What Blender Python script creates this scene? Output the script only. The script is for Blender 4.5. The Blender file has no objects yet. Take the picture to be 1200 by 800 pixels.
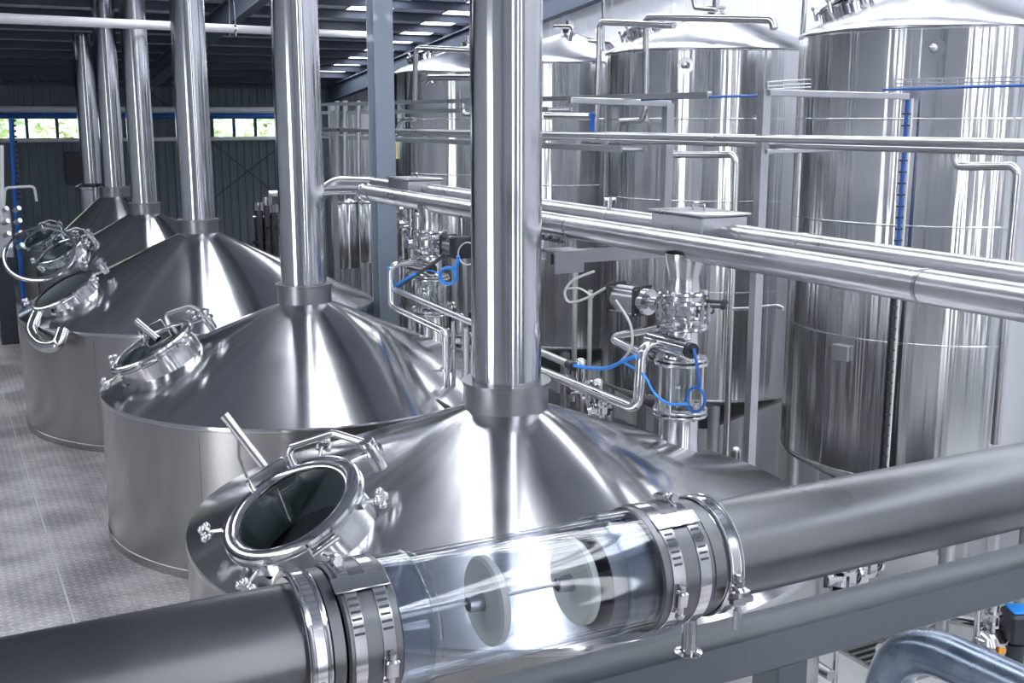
import bpy, math, random
from mathutils import Vector as V, Matrix
random.seed(4)
C = bpy.context.scene.collection
SC = bpy.context.scene
PI = math.pi
EYE = 6.2            # eye height above the ground floor
PLAT = 1.8           # top of the tread-plate platform
# ------------------------------------------------------------------ camera
F, PIT, YAW = 1316.0, math.radians(11.2), math.radians(27.5)
FWD = V((math.sin(YAW)*math.cos(PIT), math.cos(YAW)*math.cos(PIT), -math.sin(PIT)))
RGT = V((math.cos(YAW), -math.sin(YAW), 0))
UPV = RGT.cross(FWD)
cam = bpy.data.cameras.new('camera'); cam.sensor_width = 36; cam.lens = 36*F/1200
cam.clip_start = 0.05; cam.clip_end = 300
camo = bpy.data.objects.new('camera', cam); C.objects.link(camo)
camo.matrix_world = Matrix((RGT, UPV, -FWD)).transposed().to_4x4()
camo.location = (0, 0, EYE)
SC.camera = camo
def P(x, y, X=None, Y=None, Z=None):
    """world point seen at photo pixel x, y that lies on the plane X=, Y= or Z= (Z relative to the eye)"""
    r = FWD + RGT*((x-600)/F) - UPV*((y-400)/F)
    t = X/r.x if X is not None else (Y/r.y if Y is not None else Z/r.z)
    return V((0, 0, EYE)) + r*t
def E(x, y, z): return V((x, y, EYE+z))
# ------------------------------------------------------------------ world, sun, exposure
w = bpy.data.worlds.new('world'); SC.world = w; w.use_nodes = True
bgn = w.node_tree.nodes['Background']
bgn.inputs[0].default_value = (.72, .85, 1, 1); bgn.inputs[1].default_value = 1.6
sun = bpy.data.lights.new('sun', 'SUN'); sun.energy = 9; sun.angle = .02; sun.color = (1, .96, .88)
suno = bpy.data.objects.new('sun', sun); C.objects.link(suno)
suno.rotation_euler = (math.radians(38), math.radians(-40), 0)
suno.location = (-10, 45, 25)
SKY = 5.5            # radiance of the translucent roof lights
SC.view_settings.view_transform = 'Standard'; SC.view_settings.look = 'None'
SC.view_settings.gamma = 1; SC.view_settings.use_curve_mapping = False
SC.view_settings.exposure = 0.95
SC.cycles.max_bounces = 10; SC.cycles.glossy_bounces = 6; SC.cycles.diffuse_bounces = 4
SC.cycles.transmission_bounces = 10; SC.cycles.transparent_max_bounces = 12
SC.cycles.use_denoising = True; SC.cycles.sample_clamp_indirect = 6
# ------------------------------------------------------------------ materials
def nm(name):
    m = bpy.data.materials.new(name); m.use_nodes = True
    nt = m.node_tree; return m, nt, nt.nodes['Principled BSDF']
def node(nt, t, **k):
    n = nt.nodes.new(t)
    for a, b in k.items(): setattr(n, a, b)
    return n
def noise(nt, scale, mapping, detail=4, coord='Object'):
    tc = node(nt, 'ShaderNodeTexCoord'); mp = node(nt, 'ShaderNodeMapping')
    mp.inputs['Scale'].default_value = mapping
    nt.links.new(tc.outputs[coord], mp.inputs[0])
    n = node(nt, 'ShaderNodeTexNoise'); n.inputs['Scale'].default_value = scale
    n.inputs['Detail'].default_value = detail
    n.inputs['Roughness'].default_value = .45
    nt.links.new(mp.outputs[0], n.inputs['Vector']); return n
def ramp(nt, src, a, b, p0=.15, p1=.85):
    r = node(nt, 'ShaderNodeMapRange')
    r.inputs['From Min'].default_value = p0; r.inputs['From Max'].default_value = p1
    r.inputs['To Min'].default_value = a; r.inputs['To Max'].default_value = b
    nt.links.new(src, r.inputs['Value']); return r.outputs[0]
def colmix(nt, fac, a, b):
    x = node(nt, 'ShaderNodeMix', data_type='RGBA')
    x.inputs[6].default_value = (*a, 1); x.inputs[7].default_value = (*b, 1)
    nt.links.new(fac, x.inputs[0]); return x.outputs[2]
def steel(name, col, rough, rv=.06, aniso=0, mapping=(1, 1, 1), scale=6, cv=.06, bump=0, bmap=(1, 1, 1), bscale=3, axis='Z', rot=.25):
    m, nt, b = nm(name)
    b.inputs['Metallic'].default_value = 1
    n = noise(nt, scale, mapping, 2)
    nt.links.new(ramp(nt, n.outputs[0], rough-rv, rough+rv), b.inputs['Roughness'])
    c0 = tuple(max(0, c-cv) for c in col); c1 = tuple(min(1, c+cv) for c in col)
    nt.links.new(colmix(nt, ramp(nt, n.outputs[0], 0, 1), c0, c1), b.inputs['Base Color'])
    if aniso:
        b.inputs['Anisotropic'].default_value = aniso; b.inputs['Anisotropic Rotation'].default_value = rot
        t = node(nt, 'ShaderNodeTangent', direction_type='RADIAL', axis=axis)
        nt.links.new(t.outputs[0], b.inputs['Tangent'])
    if bump:
        n2 = noise(nt, bscale, bmap, 2)
        bn = node(nt, 'ShaderNodeBump'); bn.inputs['Strength'].default_value = 1; bn.inputs['Distance'].default_value = bump
        nt.links.new(n2.outputs[0], bn.inputs['Height']); nt.links.new(bn.outputs[0], b.inputs['Normal'])
    return m
def paint(name, col, rough=.5, cv=.03, scale=3, mapping=(1, 1, 1), metallic=0, spec=.5):
    m, nt, b = nm(name)
    n = noise(nt, scale, mapping, 6)
    c0 = tuple(max(0, c*(1-cv)) for c in col); c1 = tuple(min(1, c*(1+cv)) for c in col)
    nt.links.new(colmix(nt, ramp(nt, n.outputs[0], 0, 1), c0, c1), b.inputs['Base Color'])
    b.inputs['Roughness'].default_value = rough; b.inputs['Metallic'].default_value = metallic
    b.inputs['Specular IOR Level'].default_value = spec
    return m
def emit(name, col, s):
    m, nt, b = nm(name)
    b.inputs['Base Color'].default_value = (.8, .8, .8, 1); b.inputs['Roughness'].default_value = .4
    b.inputs['Emission Color'].default_value = (*col, 1); b.inputs['Emission Strength'].default_value = s
    return m
def glass(name, tint=(.95, .97, .97), rough=.02, refl=.12):
    m, nt, b = nm(name); nt.nodes.remove(b)
    out = nt.nodes['Material Output']
    tr = node(nt, 'ShaderNodeBsdfTransparent'); tr.inputs[0].default_value = (*tint, 1)
    gl = node(nt, 'ShaderNodeBsdfGlossy'); gl.inputs['Roughness'].default_value = rough
    lw = node(nt, 'ShaderNodeLayerWeight'); lw.inputs['Blend'].default_value = .5
    pw = node(nt, 'ShaderNodeMath', operation='POWER'); pw.inputs[1].default_value = 4.0
    nt.links.new(lw.outputs['Facing'], pw.inputs[0])
    fr = node(nt, 'ShaderNodeMapRange'); fr.inputs['To Min'].default_value = refl*.4; fr.inputs['To Max'].default_value = .9
    nt.links.new(pw.outputs[0], fr.inputs['Value'])
    mx = node(nt, 'ShaderNodeMixShader')
    nt.links.new(fr.outputs[0], mx.inputs[0]); nt.links.new(tr.outputs[0], mx.inputs[1])
    nt.links.new(gl.outputs[0], mx.inputs[2]); nt.links.new(mx.outputs[0], out.inputs[0])
    return m
M = {}
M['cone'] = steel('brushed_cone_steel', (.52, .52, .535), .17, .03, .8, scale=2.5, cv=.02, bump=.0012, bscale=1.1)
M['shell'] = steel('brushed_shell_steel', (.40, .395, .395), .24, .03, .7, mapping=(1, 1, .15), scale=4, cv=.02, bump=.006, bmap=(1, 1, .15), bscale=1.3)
M['stack'] = steel('stack_steel', (.53, .54, .565), .11, .03, .8, mapping=(2, 2, .06), scale=9, cv=.06, bump=.0007, bmap=(1, 1, .05), bscale=9)
M['collar'] = steel('dull_collar_steel', (.30, .30, .32), .33, .04, scale=5, cv=.03)
M['tank'] = steel('mirror_tank_steel', (.64, .645, .66), .16, .03, .8, mapping=(1, 1, .05), scale=7, cv=.03, bump=.016, bmap=(1, 1, .03), bscale=7)
M['dome'] = steel('tank_dome_steel', (.44, .45, .485), .24, .03, .3, scale=3, cv=.02)
M['pipe'] = steel('dull_pipe_steel', (.50, .505, .53), .30, .05, scale=3, cv=.04)
M['conveyor'] = steel('grey_conveyor_steel', (.15, .155, .165), .30, .05, scale=4, cv=.025)
M['polish'] = steel('polished_steel', (.62, .62, .64), .13, .03, scale=6, cv=.02)
M['fit'] = steel('fitting_steel', (.58, .585, .60), .2, .04, scale=8, cv=.03)
M['frame'] = steel('satin_frame_steel', (.55, .56, .58), .38, .04, scale=5, cv=.04)
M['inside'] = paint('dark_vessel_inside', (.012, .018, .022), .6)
M['lining'] = steel('neck_lining_steel', (.50, .56, .58), .38, .03, cv=.02)
M['beam'] = paint('grey_box_beam_paint', (.085, .10, .12), .42, .05, metallic=0)
M['column'] = paint('blue_grey_steel_paint', (.25, .295, .36), .5, .05)
M['roofsteel'] = paint('dark_roof_steel_paint', (.055, .07, .105), .6, .08)
M['purlin'] = paint('purlin_dark_paint', (.04, .05, .08), .55, .06)
M['roofsheet'] = paint('roof_sheet', (.46, .49, .56), .6, .06)
M['farwall'] = paint('dark_blue_grey_cladding', (.135, .165, .20), .55, .05)
M['whitewall'] = paint('white_cladding', (.84, .85, .90), .5, .02)
M['greywall'] = paint('grey_cladding', (.45, .47, .50), .55, .03)
M['shadeground'] = paint('painted_shade_floor', (.075, .08, .085), .5, .15, scale=.8)  # shade around the tanks is put into this floor's base colour
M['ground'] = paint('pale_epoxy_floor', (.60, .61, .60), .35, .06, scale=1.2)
M['black'] = paint('black_plastic', (.018, .02, .024), .4, .1)
M['rubber'] = paint('dark_rubber', (.05, .055, .06), .55, .1)
M['blue'] = paint('blue_hose', (.01, .10, .42), .4, .05)
M['brightblue'] = paint('bright_blue_hose', (.02, .27, .85), .35, .05)
M['whiteplastic'] = paint('milky_white_disc', (.56, .56, .51), .45, .04)
M['grey_hose'] = paint('pale_hose', (.6, .6, .6), .35, .04)
M['yellow'] = paint('yellow_label', (.75, .68, .40), .5)
M['orange'] = paint('orange_tag', (.9, .38, .03), .5)
M['cable'] = steel('wire_rope', (.5, .51, .52), .35, .05, mapping=(40, 1, 1), scale=8)
M['whitepipe'] = paint('white_pipe_lagging', (.72, .73, .76), .45, .04)
M['darkpanel'] = paint('dark_panel', (.03, .035, .045), .4)
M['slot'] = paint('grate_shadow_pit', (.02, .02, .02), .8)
M['bend'] = steel('blue_grey_bend_steel', (.20, .245, .31), .27, .07, scale=9)
M['sky'] = emit('translucent_roof_light', (.91, .945, 1.0), SKY)
M['wallight'] = emit('translucent_wall_light', (.95, .97, 1.0), SKY*.55)
M['glass'] = glass('clear_glass')
M['lidglass'] = glass('lid_glass', (.90, .95, .95), .01, .09)
M['tubeglass'] = glass('acrylic_tube', (.90, .92, .95), .04, .10)
M['leaf'] = paint('hedge_leaf', (.66, .74, .46), .6, .25, scale=30)
M['bark'] = paint('hedge_stem', (.12, .09, .06), .8, .2)
# diamond tread plate
def tread(name):
    m, nt, b = nm(name)
    tc = node(nt, 'ShaderNodeTexCoord')
    sx = node(nt, 'ShaderNodeSeparateXYZ'); nt.links.new(tc.outputs['Object'], sx.inputs[0])
    def math_(op, a, bb=None, c=None):
        n = node(nt, 'ShaderNodeMath', operation=op)
        for i, q in enumerate((a, bb, c)):
            if q is None: continue
            if isinstance(q, (int, float)): n.inputs[i].default_value = q
            else: nt.links.new(q, n.inputs[i])
        return n.outputs[0]
    K = 13.0
    u = math_('MULTIPLY', sx.outputs[0], K); v = math_('MULTIPLY', sx.outputs[1], K)
    fu = math_('SUBTRACT', math_('FRACT', u), .5); fv = math_('SUBTRACT', math_('FRACT', v), .5)
    par = math_('MODULO', math_('ADD', math_('ABSOLUTE', math_('FLOOR', u)), math_('ABSOLUTE', math_('FLOOR', v))), 2.0)
    a = math_('ADD', fu, fv); c = math_('SUBTRACT', fu, fv)
    inv = math_('SUBTRACT', 1.0, par)
    lo = math_('ADD', math_('MULTIPLY', a, par), math_('MULTIPLY', c, inv))
    sh = math_('ADD', math_('MULTIPLY', c, par), math_('MULTIPLY', a, inv))
    q = math_('ADD', math_('POWER', math_('ABSOLUTE', math_('MULTIPLY', lo, 1.25)), 2.0), math_('POWER', math_('ABSOLUTE', math_('MULTIPLY', sh, 4.0)), 2.0))
    hgt = math_('MAXIMUM', math_('SUBTRACT', 1.0, q), 0.0)
    bn = node(nt, 'ShaderNodeBump'); bn.inputs['Strength'].default_value = .9; bn.inputs['Distance'].default_value = .012
    nt.links.new(hgt, bn.inputs['Height']); nt.links.new(bn.outputs[0], b.inputs['Normal'])
    n = noise(nt, 1.1, (1, 1, 1), 7)
    pat = colmix(nt, ramp(nt, n.outputs[0], 0, 1, .40, .62), (.33, .325, .335), (.66, .64, .64))
    raised = node(nt, 'ShaderNodeMix', data_type='RGBA', blend_type='ADD'); raised.inputs[7].default_value = (.22, .215, .215, 1)  # raised lozenges get a lighter base colour so the pattern shows
    nt.links.new(math_('MULTIPLY', hgt, .9), raised.inputs[0]); nt.links.new(pat, raised.inputs[6]); nt.links.new(raised.outputs[2], b.inputs['Base Color'])
    nt.links.new(ramp(nt, n.outputs[0], .52, .36, .35, .68), b.inputs['Roughness'])
    b.inputs['Metallic'].default_value = .55
    return m
M['tread'] = tread('diamond_tread_plate')
# ------------------------------------------------------------------ mesh builder
def frame(d):
    d = V(d).normalized()
    a = V((0, 0, 1)) if abs(d.z) < .95 else V((1, 0, 0))
    x = a.cross(d).normalized(); return x, d.cross(x), d
class MB:
    def __init__(s): s.v = []; s.f = []
    def add(s, vs, fs):
        o = len(s.v); s.v += [V(p) for p in vs]; s.f += [tuple(i+o for i in f) for f in fs]; return s
    def lathe(s, prof, o=(0, 0, 0), d=(0, 0, 1), n=32, close=False):
        """prof: list of (r, h) along axis d from o"""
        x, y, z = frame(d); o = V(o); vs = []; fs = []; idx = []
        for r, h in prof:
            if r < 1e-6: idx.append([len(vs)]); vs.append(o+z*h)
            else:
                idx.append(list(range(len(vs), len(vs)+n)))
                vs += [o+z*h+(x*math.cos(2*PI*k/n)+y*math.sin(2*PI*k/n))*r for k in range(n)]
        pairs = list(zip(idx, idx[1:]))
        if close: pairs.append((idx[-1], idx[0]))
        for A, B in pairs:
            for k in range(n):
                k2 = (k+1) % n
                if len(A) == 1 and len(B) == 1: continue
                if len(A) == 1: fs.append((A[0], B[k2], B[k]))
                elif len(B) == 1: fs.append((A[k], A[k2], B[0]))
                else: fs.append((A[k], A[k2], B[k2], B[k]))
        return s.add(vs, fs)
    def cyl(s, a, b, r, n=14, r2=None):
        a, b = V(a), V(b); L = (b-a).length; r2 = r if r2 is None else r2
        return s.lathe([(0, 0), (r, 0), (r2, L), (0, L)], a, b-a, n)
    def ring(s, o, d, ri, ro, h, n=28, bev=0):
        """washer/band from o along d, thickness h"""
        if bev: pr = [(ri, 0), (ro-bev, 0), (ro, bev), (ro, h-bev), (ro-bev, h), (ri, h)]
        else: pr = [(ri, 0), (ro, 0), (ro, h), (ri, h)]
        return s.lathe(pr, o, d, n, True)
    def torus(s, o, d, R, r, n=32, k=8):
        return s.lathe([(R+r*math.cos(2*PI*j/k), r*math.sin(2*PI*j/k)) for j in range(k)], o, d, n, True)
    def sphere(s, o, r, n=12, k=7, d=(0, 0, 1), sq=1):
        return s.lathe([(r*math.sin(PI*j/k) if 0 < j < k else 0, -r*sq*math.cos(PI*j/k)) for j in range(k+1)], o, d, n)
    def box(s, c, size, ax=None):
        x, y, z = ax if ax else (V((1, 0, 0)), V((0, 1, 0)), V((0, 0, 1)))
        c = V(c); a, b, h = size[0]/2, size[1]/2, size[2]/2
        vs = [c+x*i*a+y*j*b+z*k*h for i in (-1, 1) for j in (-1, 1) for k in (-1, 1)]
        return s.add(vs, [(0, 1, 3, 2), (4, 6, 7, 5), (0, 4, 5, 1), (2, 3, 7, 6), (0, 2, 6, 4), (1, 5, 7, 3)])
    def bevbox(s, c, size, bev, ax=None):
        x, y, z = ax if ax else (V((1, 0, 0)), V((0, 1, 0)), V((0, 0, 1)))
        c = V(c); a, b, h = size[0]/2, size[1]/2, size[2]/2
        out = [(-a+bev, -b), (a-bev, -b), (a, -b+bev), (a, b-bev), (a-bev, b), (-a+bev, b), (-a, b-bev), (-a, -b+bev)]
        lev = [(-h, bev), (-h+bev, 0), (h-bev, 0), (h, bev)]
        vs = []
        for zz, ins in lev:
            for p, q in out:
                vs.append(c+x*(p*(a-ins)/a)+y*(q*(b-ins)/b)+z*zz)
        fs = [tuple(range(7, -1, -1)), tuple(range(24, 32))]
        for L in range(3):
            for k in range(8): fs.append((L*8+k, L*8+(k+1) % 8, L*8+8+(k+1) % 8, L*8+8+k))
        return s.add(vs, fs)
    def tube(s, pts, r, n=12, bend=0.0, steps=5, caps=True):
        pts = [V(p) for p in pts]
        path = [pts[0]]
        for i in range(1, len(pts)-1):
            p, a, b = pts[i], pts[i-1]-pts[i], pts[i+1]-pts[i]
            la, lb = a.length, b.length; a, b = a/la, b/lb
            ang = math.acos(max(-1, min(1, a.dot(b))))
            if bend <= 0 or ang > PI-.02: path.append(p); continue
            t = min(bend/math.tan(ang/2), la*.48, lb*.48)
            p0, p1 = p+a*t, p+b*t
            for k in range(steps+1):
                u = k/steps; path.append(p0*(1-u)**2+p*2*u*(1-u)+p1*u*u)
        path.append(pts[-1])
        T = [(path[min(i+1, len(path)-1)]-path[max(i-1, 0)]).normalized() for i in range(len(path))]
        x, y, _ = frame(T[0]); vs = []; fs = []
        for i, p in enumerate(path):
            if i: x = (x-T[i]*x.dot(T[i])).normalized(); y = T[i].cross(x)
            rr = r(i/(len(path)-1)) if callable(r) else r
            vs += [p+(x*math.cos(2*PI*k/n)+y*math.sin(2*PI*k/n))*rr for k in range(n)]
        for i in range(len(path)-1):
            for k in range(n):
                k2 = (k+1) % n; fs.append((i*n+k, i*n+k2, i*n+n+k2, i*n+n+k))
        if caps:
            fs.append(tuple(range(n-1, -1, -1))); L = (len(path)-1)*n; fs.append(tuple(range(L, L+n)))
        return s.add(vs, fs)
    def extrude(s, poly, o, ux, uy, d):
        """2-D outline poly in (ux,uy) extruded by vector d"""
        n = len(poly); o, ux, uy, d = V(o), V(ux), V(uy), V(d)
        vs = [o+ux*a+uy*b for a, b in poly]; vs += [p+d for p in vs]
        fs = [tuple(range(n-1, -1, -1)), tuple(range(n, 2*n))]
        for k in range(n): fs.append((k, (k+1) % n, n+(k+1) % n, n+k))
        return s.add(vs, fs)
    def build(s, name, mat, parent=None, label=None, smooth=True, angle=38):
        if parent is not None: org = wpos(parent)
        else:
            lo = V([min(p[i] for p in s.v) for i in range(3)]); hi = V([max(p[i] for p in s.v) for i in range(3)])
            org = V(((lo.x+hi.x)/2, (lo.y+hi.y)/2, lo.z))
        me = bpy.data.meshes.new(name)
        me.from_pydata([p-org for p in s.v], [], s.f); me.update()
        if smooth:
            me.shade_smooth(); me.set_sharp_from_angle(angle=math.radians(angle))
        me.materials.append(M[mat] if isinstance(mat, str) else mat)
        o = bpy.data.objects.new(name, me); C.objects.link(o)
        if parent is not None: o.parent = parent
        else: o.location = org
        if label: o['label'] = label
        return o
def smooth_path(p, k=5):
    p = [V(q) for q in p]; out = []
    for i in range(len(p)-1):
        a, b, c, d = p[max(i-1, 0)], p[i], p[i+1], p[min(i+2, len(p)-1)]
        for j in range(k):
            t = j/k; out.append(.5*((2*b)+(c-a)*t+(2*a-5*b+4*c-d)*t*t+(3*b-a-3*c+d)*t**3))
    out.append(p[-1]); return out
def wpos(o):
    p = V(o.location)
    while o.parent: o = o.parent; p += V(o.location)
    return p
def root(name, label, cat, loc, group=None):
    o = bpy.data.objects.new(name, None); C.objects.link(o); o.location = loc
    o.empty_display_size = .1
    o['label'] = label; o['category'] = cat
    if group: o['group'] = group
    return o
def tag(o, label, cat, group=None):
    o['label'] = label; o['category'] = cat
    if group: o['group'] = group
    return o
def struct(o): o['kind'] = 'structure'; return o
def copy_tree(o, off=V((0, 0, 0)), parent=None):
    c = o.copy(); C.objects.link(c)
    if parent is None: c.location = V(o.location)+off
    else: c.parent = parent
    for ch in list(o.children): copy_tree(ch, off, c)
    return c
# ------------------------------------------------------------------ setting
XL, XR, YN, YF = -8.0, 12.6, -7.0, 37.0
def roofz(y): return EYE+1.25+.105*(YF-y)          # underside of the roof sheets
mb = MB(); mb.box(((XL+XR)/2, (YN+YF)/2, -.1), (XR-XL, YF-YN, .2)); struct(mb.build('floor', 'shadeground', smooth=False))
mb = MB(); mb.box((9.3, 4.2, .02), (6.4, 14.0, .04)); mb.box((7.45, 19.2, .02), (2.7, 16.0, .04)); struct(mb.build('trim_2', 'ground', smooth=False))  # same floor without the painted shade; aisle strip added to brighten the tanks
# far wall, corrugated, with a strip window in two lengths
def corrugated(o, ux, L, z0, z1, nrm, pitch=.25, depth=.03):
    mb = MB(); k = 0; prof = []
    n = int(L/pitch)
    for i in range(n):
        a = i*pitch
        prof += [(a, 0), (a+pitch*.55, 0), (a+pitch*.65, depth), (a+pitch*.9, depth)]
    prof.append((L, 0)); prof += [(L, -.12), (0, -.12)]
    mb.extrude(prof, V(o)+V((0, 0, z0)), ux, nrm, (0, 0, z1-z0)); return mb
wz0, wz1 = EYE-.66, EYE+.17
wall_far = MB()
for z0, z1, xa, xb in ((0, wz0, XL, XR), (wz1, EYE+1.3, XL, XR), (wz0, wz1, 4.6, 8.4), (wz0, wz1, 10.5, XR), (wz0, wz1, XL, -3.0)):
    t = corrugated((xa, YF, 0), (1, 0, 0), xb-xa, z0, z1, (0, -1, 0)); wall_far.add(t.v, t.f)
wall_far = struct(wall_far.build('wall_far', 'farwall', smooth=False))
mb = MB(); mb.box(((XL+XR)/2, YF-.16, EYE+1.02), (XR-XL, .14, .1)); mb.build('rail_beam', 'roofsteel', wall_far)
# two dark diagonal tie rods on the far wall
for (x0, y0, x1, y1) in ((176, 108, 330, 232), (345, 158, 215, 260)):
    mb = MB(); mb.cyl(P(x0, y0, Y=YF-.1), P(x1, y1, Y=YF-.1), .02, 6); mb.build('brace_rod', 'roofsteel', wall_far)
for wi, (xa, xb) in enumerate(((-3.0, 4.6), (8.4, 10.5))):
    npan = 9 if wi == 0 else 3
    fr = MB()
    for z in (wz0+.02, wz1-.02): fr.box(((xa+xb)/2, YF-.02, z), (xb-xa, .1, .05))
    for k in range(npan+1): fr.box((xa+(xb-xa)*k/npan, YF-.02, (wz0+wz1)/2), (.085, .1, wz1-wz0))
    win = struct(fr.build('window_%d' % (wi+1), 'roofsteel', smooth=False))
    for k in range(npan):
        mb = MB(); mb.box((xa+(xb-xa)*(k+.5)/npan, YF, (wz0+wz1)/2), ((xb-xa)/npan-.08, .012, wz1-wz0-.06)); mb.build('pane', 'glass', win, smooth=False)
# end wall behind the tanks, side wall and near wall
def gable(mb_name, x, nrm, mat):
    mb = MB(); L = YF-YN; pitch = .5; n = int(L/pitch); prof = []
    vs = []; fs = []
    pts = []
    for i in range(n):
        a = YN+i*pitch
        pts += [(a, 0), (a+.30, 0), (a+.34, .03), (a+.46, .03)]
    pts.append((YF, 0))
    for a, d in pts:
        vs += [V((x+nrm*d, a, 0)), V((x+nrm*d, a, roofz(a)+.1)), V((x-nrm*.1, a, 0)), V((x-nrm*.1, a, roofz(a)+.1))]
    for i in range(len(pts)-1):
        a, b = i*4, i*4+4
        fs += [(a, b, b+1, a+1), (a+2, a+3, b+3, b+2), (a+1, b+1, b+3, a+3)]
    mb.add(vs, fs); return struct(mb.build(mb_name, mat, smooth=False))
wall_right = gable('wall_right', XR, -1, 'whitewall')
def plain(mb, x, y0, y1, z0, z1):
    h0, h1 = (z1, z1) if z1 is not None else (roofz(y0)+.1, roofz(y1)+.1)
    p = [(x-.1, y0, z0), (x, y0, z0), (x, y0, h0), (x-.1, y0, h0), (x-.1, y1, z0), (x, y1, z0), (x, y1, h1), (x-.1, y1, h1)]
    mb.add(p, [(0, 1, 2, 3), (7, 6, 5, 4), (0, 4, 5, 1), (1, 5, 6, 2), (2, 6, 7, 3), (3, 7, 4, 0)])
LY0, LY1, LZ = 2.8, 6.8, 7.4
mb = MB(); plain(mb, XL, YN, LY0, 0, None); plain(mb, XL, LY1, YF, 0, None); plain(mb, XL, LY0, LY1, 0, PLAT); plain(mb, XL, LY0, LY1, LZ, None)
struct(mb.build('wall_left', 'greywall', smooth=False))
fr = MB()
for y in (LY0+.04, LY1-.04): fr.box((XL-.02, y, (PLAT+LZ)/2), (.08, .08, LZ-PLAT))
for z in (PLAT+.04, LZ-.04): fr.box((XL-.02, (LY0+LY1)/2, z), (.08, LY1-LY0, .08))
win = struct(fr.build('window_6', 'frame', smooth=False))
for k in range(3):
    h = (LZ-PLAT-.16)/3; mb = MB(); mb.box((XL-.05, (LY0+LY1)/2, PLAT+.08+h*(k+.5)), (.02, LY1-LY0-.16, h-.02)); mb.build('pane', 'wallight', win, smooth=False)
ztop = roofz(YN)
mb = MB(); edges = [XL, .9, 3.3, 5.9, 6.5, 8.6, 9.9, XR]
for a, b in ((XL, 1.7), (2.9, 5.9), (6.5, 8.9), (9.5, XR)): mb.box(((a+b)/2, YN-.05, ztop/2), (b-a, .1, ztop))
for a, b in ((1.7, 2.9), (5.9, 6.5), (8.9, 9.5)):
    mb.box(((a+b)/2, YN-.05, .9), (b-a, .1, 1.8)); mb.box(((a+b)/2, YN-.05, ztop-.15), (b-a, .1, .3))
struct(mb.build('wall_near', 'greywall', smooth=False))
for i, (a, b) in enumerate(((-7.7, -5.0), (1.7, 2.9), (5.9, 6.5), (8.6, 9.9))):  # second read off chimney streaks, the others added for reflections in the steel
    fr = MB()
    for x in (a+.03, b-.03): fr.box((x, YN, (1.8+ztop-.3)/2), (.06, .08, ztop-2.1))
    fr.box(((a+b)/2, YN, 1.83), (b-a, .08, .06))
    win = struct(fr.build('window_%d' % (i+3), 'frame', smooth=False))
    nz = 4
    for k in range(nz):
        z0 = 1.86+(ztop-2.16)*k/nz; z1 = 1.86+(ztop-2.16)*(k+1)/nz-.03
        mb = MB(); mb.box(((a+b)/2, YN-.02, (z0+z1)/2), (b-a-.12, .02, z1-z0)); mb.build('pane', 'wallight', win, smooth=False)
# roof: sheets with three runs of translucent roof lights and one added fill run between them, purlins, rafters
STRIPS = ((-4.3, -3.2, 30.0), (3.75, 5.20, 24.5), (8.9, 10.0, 26.4), (11.3, 12.2, 35.2))  # first run is unseen, put in to brighten the conveyor discs and floor
ceil = MB()
def slab(mb, xa, xb, ya, yb, t=.05, dz=0):
    z0, z1 = roofz(ya)+dz, roofz(yb)+dz
    mb.add([(xa, ya, z0), (xb, ya, z0), (xb, yb, z1), (xa, yb, z1), (xa, ya, z0+t), (xb, ya, z0+t), (xb, yb, z1+t), (xa, yb, z1+t)],
           [(0, 1, 2, 3), (7, 6, 5, 4), (0, 4, 5, 1), (1, 5, 6, 2), (2, 6, 7, 3), (3, 7, 4, 0)])
xs = XL
for a, b, ye in STRIPS:
    slab(ceil, xs, a, YN, YF+.1); slab(ceil, a, b, ye, YF+.1); xs = b
slab(ceil, xs, XR+.1, YN, YF+.1)
ceil = struct(ceil.build('ceiling', 'roofsheet', smooth=False))
PUR = 1.35
y = YF-.7; first = None; pys = []
while y > YN+.3: pys.append(y); y -= PUR
for y in pys:
    mb = MB(); z = roofz(y)
    mb.extrude([(0, 0), (.012, 0), (.012, -.15), (.075, -.15), (.075, -.163), (-.002, -.163), (-.002, -.015), (-.085, -.015), (-.085, 0)], (XL, y, z), (0, 1, 0), (0, 0, 1.12), (XR-XL, 0, 0))
    mb.build('purlin', 'purlin', ceil, smooth=False)
for x in (XL+.3, -1.2, 5.95, XR-.32):
    mb = MB(); ya, yb = YN+.2, YF-.15
    for (h0, h1, wd) in ((-.22, -.25, .22), (-.25, -.70, .02), (-.70, -.735, .22)):
        p = []
        for yy in (ya, yb):
            for sx_ in (-1, 1):
                for h in (h0, h1): p.append((x+sx_*wd/2, yy, roofz(yy)+h))
        mb.add(p, [(0, 2, 3, 1), (4, 5, 7, 6), (0, 4, 6, 2), (1, 3, 7, 5), (0, 1, 5, 4), (2, 6, 7, 3)])
    mb.build('rafter', 'roofsteel', ceil, smooth=False)
for k, (a, b, ye) in enumerate(STRIPS):
    fr = MB(); mids = ((a+.50, a+.58), (a+.72, a+.80)) if k == 1 else ()
    for x0_, x1_ in mids: slab(fr, x0_, x1_, YN, ye, .09, -.03)
    for x in (a+.02, b-.02): slab(fr, x-.02, x+.02, YN, ye, .09, -.02)
    win = struct(fr.build('window_%d' % (k+7), 'roofsheet', smooth=False))
    y1 = ye-.01
    while y1 > YN+.2:
        y0 = max(YN, y1-PUR*2); pm = MB(); slab(pm, a+.045, b-.045, y0+.02, y1-.02, .012, .02); pm.build('pane', 'sky', win, smooth=False); y1 = y0
# diagonal roof braces
for (x0, y0, x1, y1) in ((248, 46, 292, -2), (178, 100, 246, 44)):
    mb = MB(); a = P(x0, y0, Y=31.0); b = P(x1, y1, Y=29.5); d = (b-a).normalized(); ux, uy, _ = frame(d)
    mb.box((a+b)/2, (.16, .16, (b-a).length), (ux, uy, d)); mb.build('brace', 'roofsteel', ceil, smooth=False)
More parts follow.
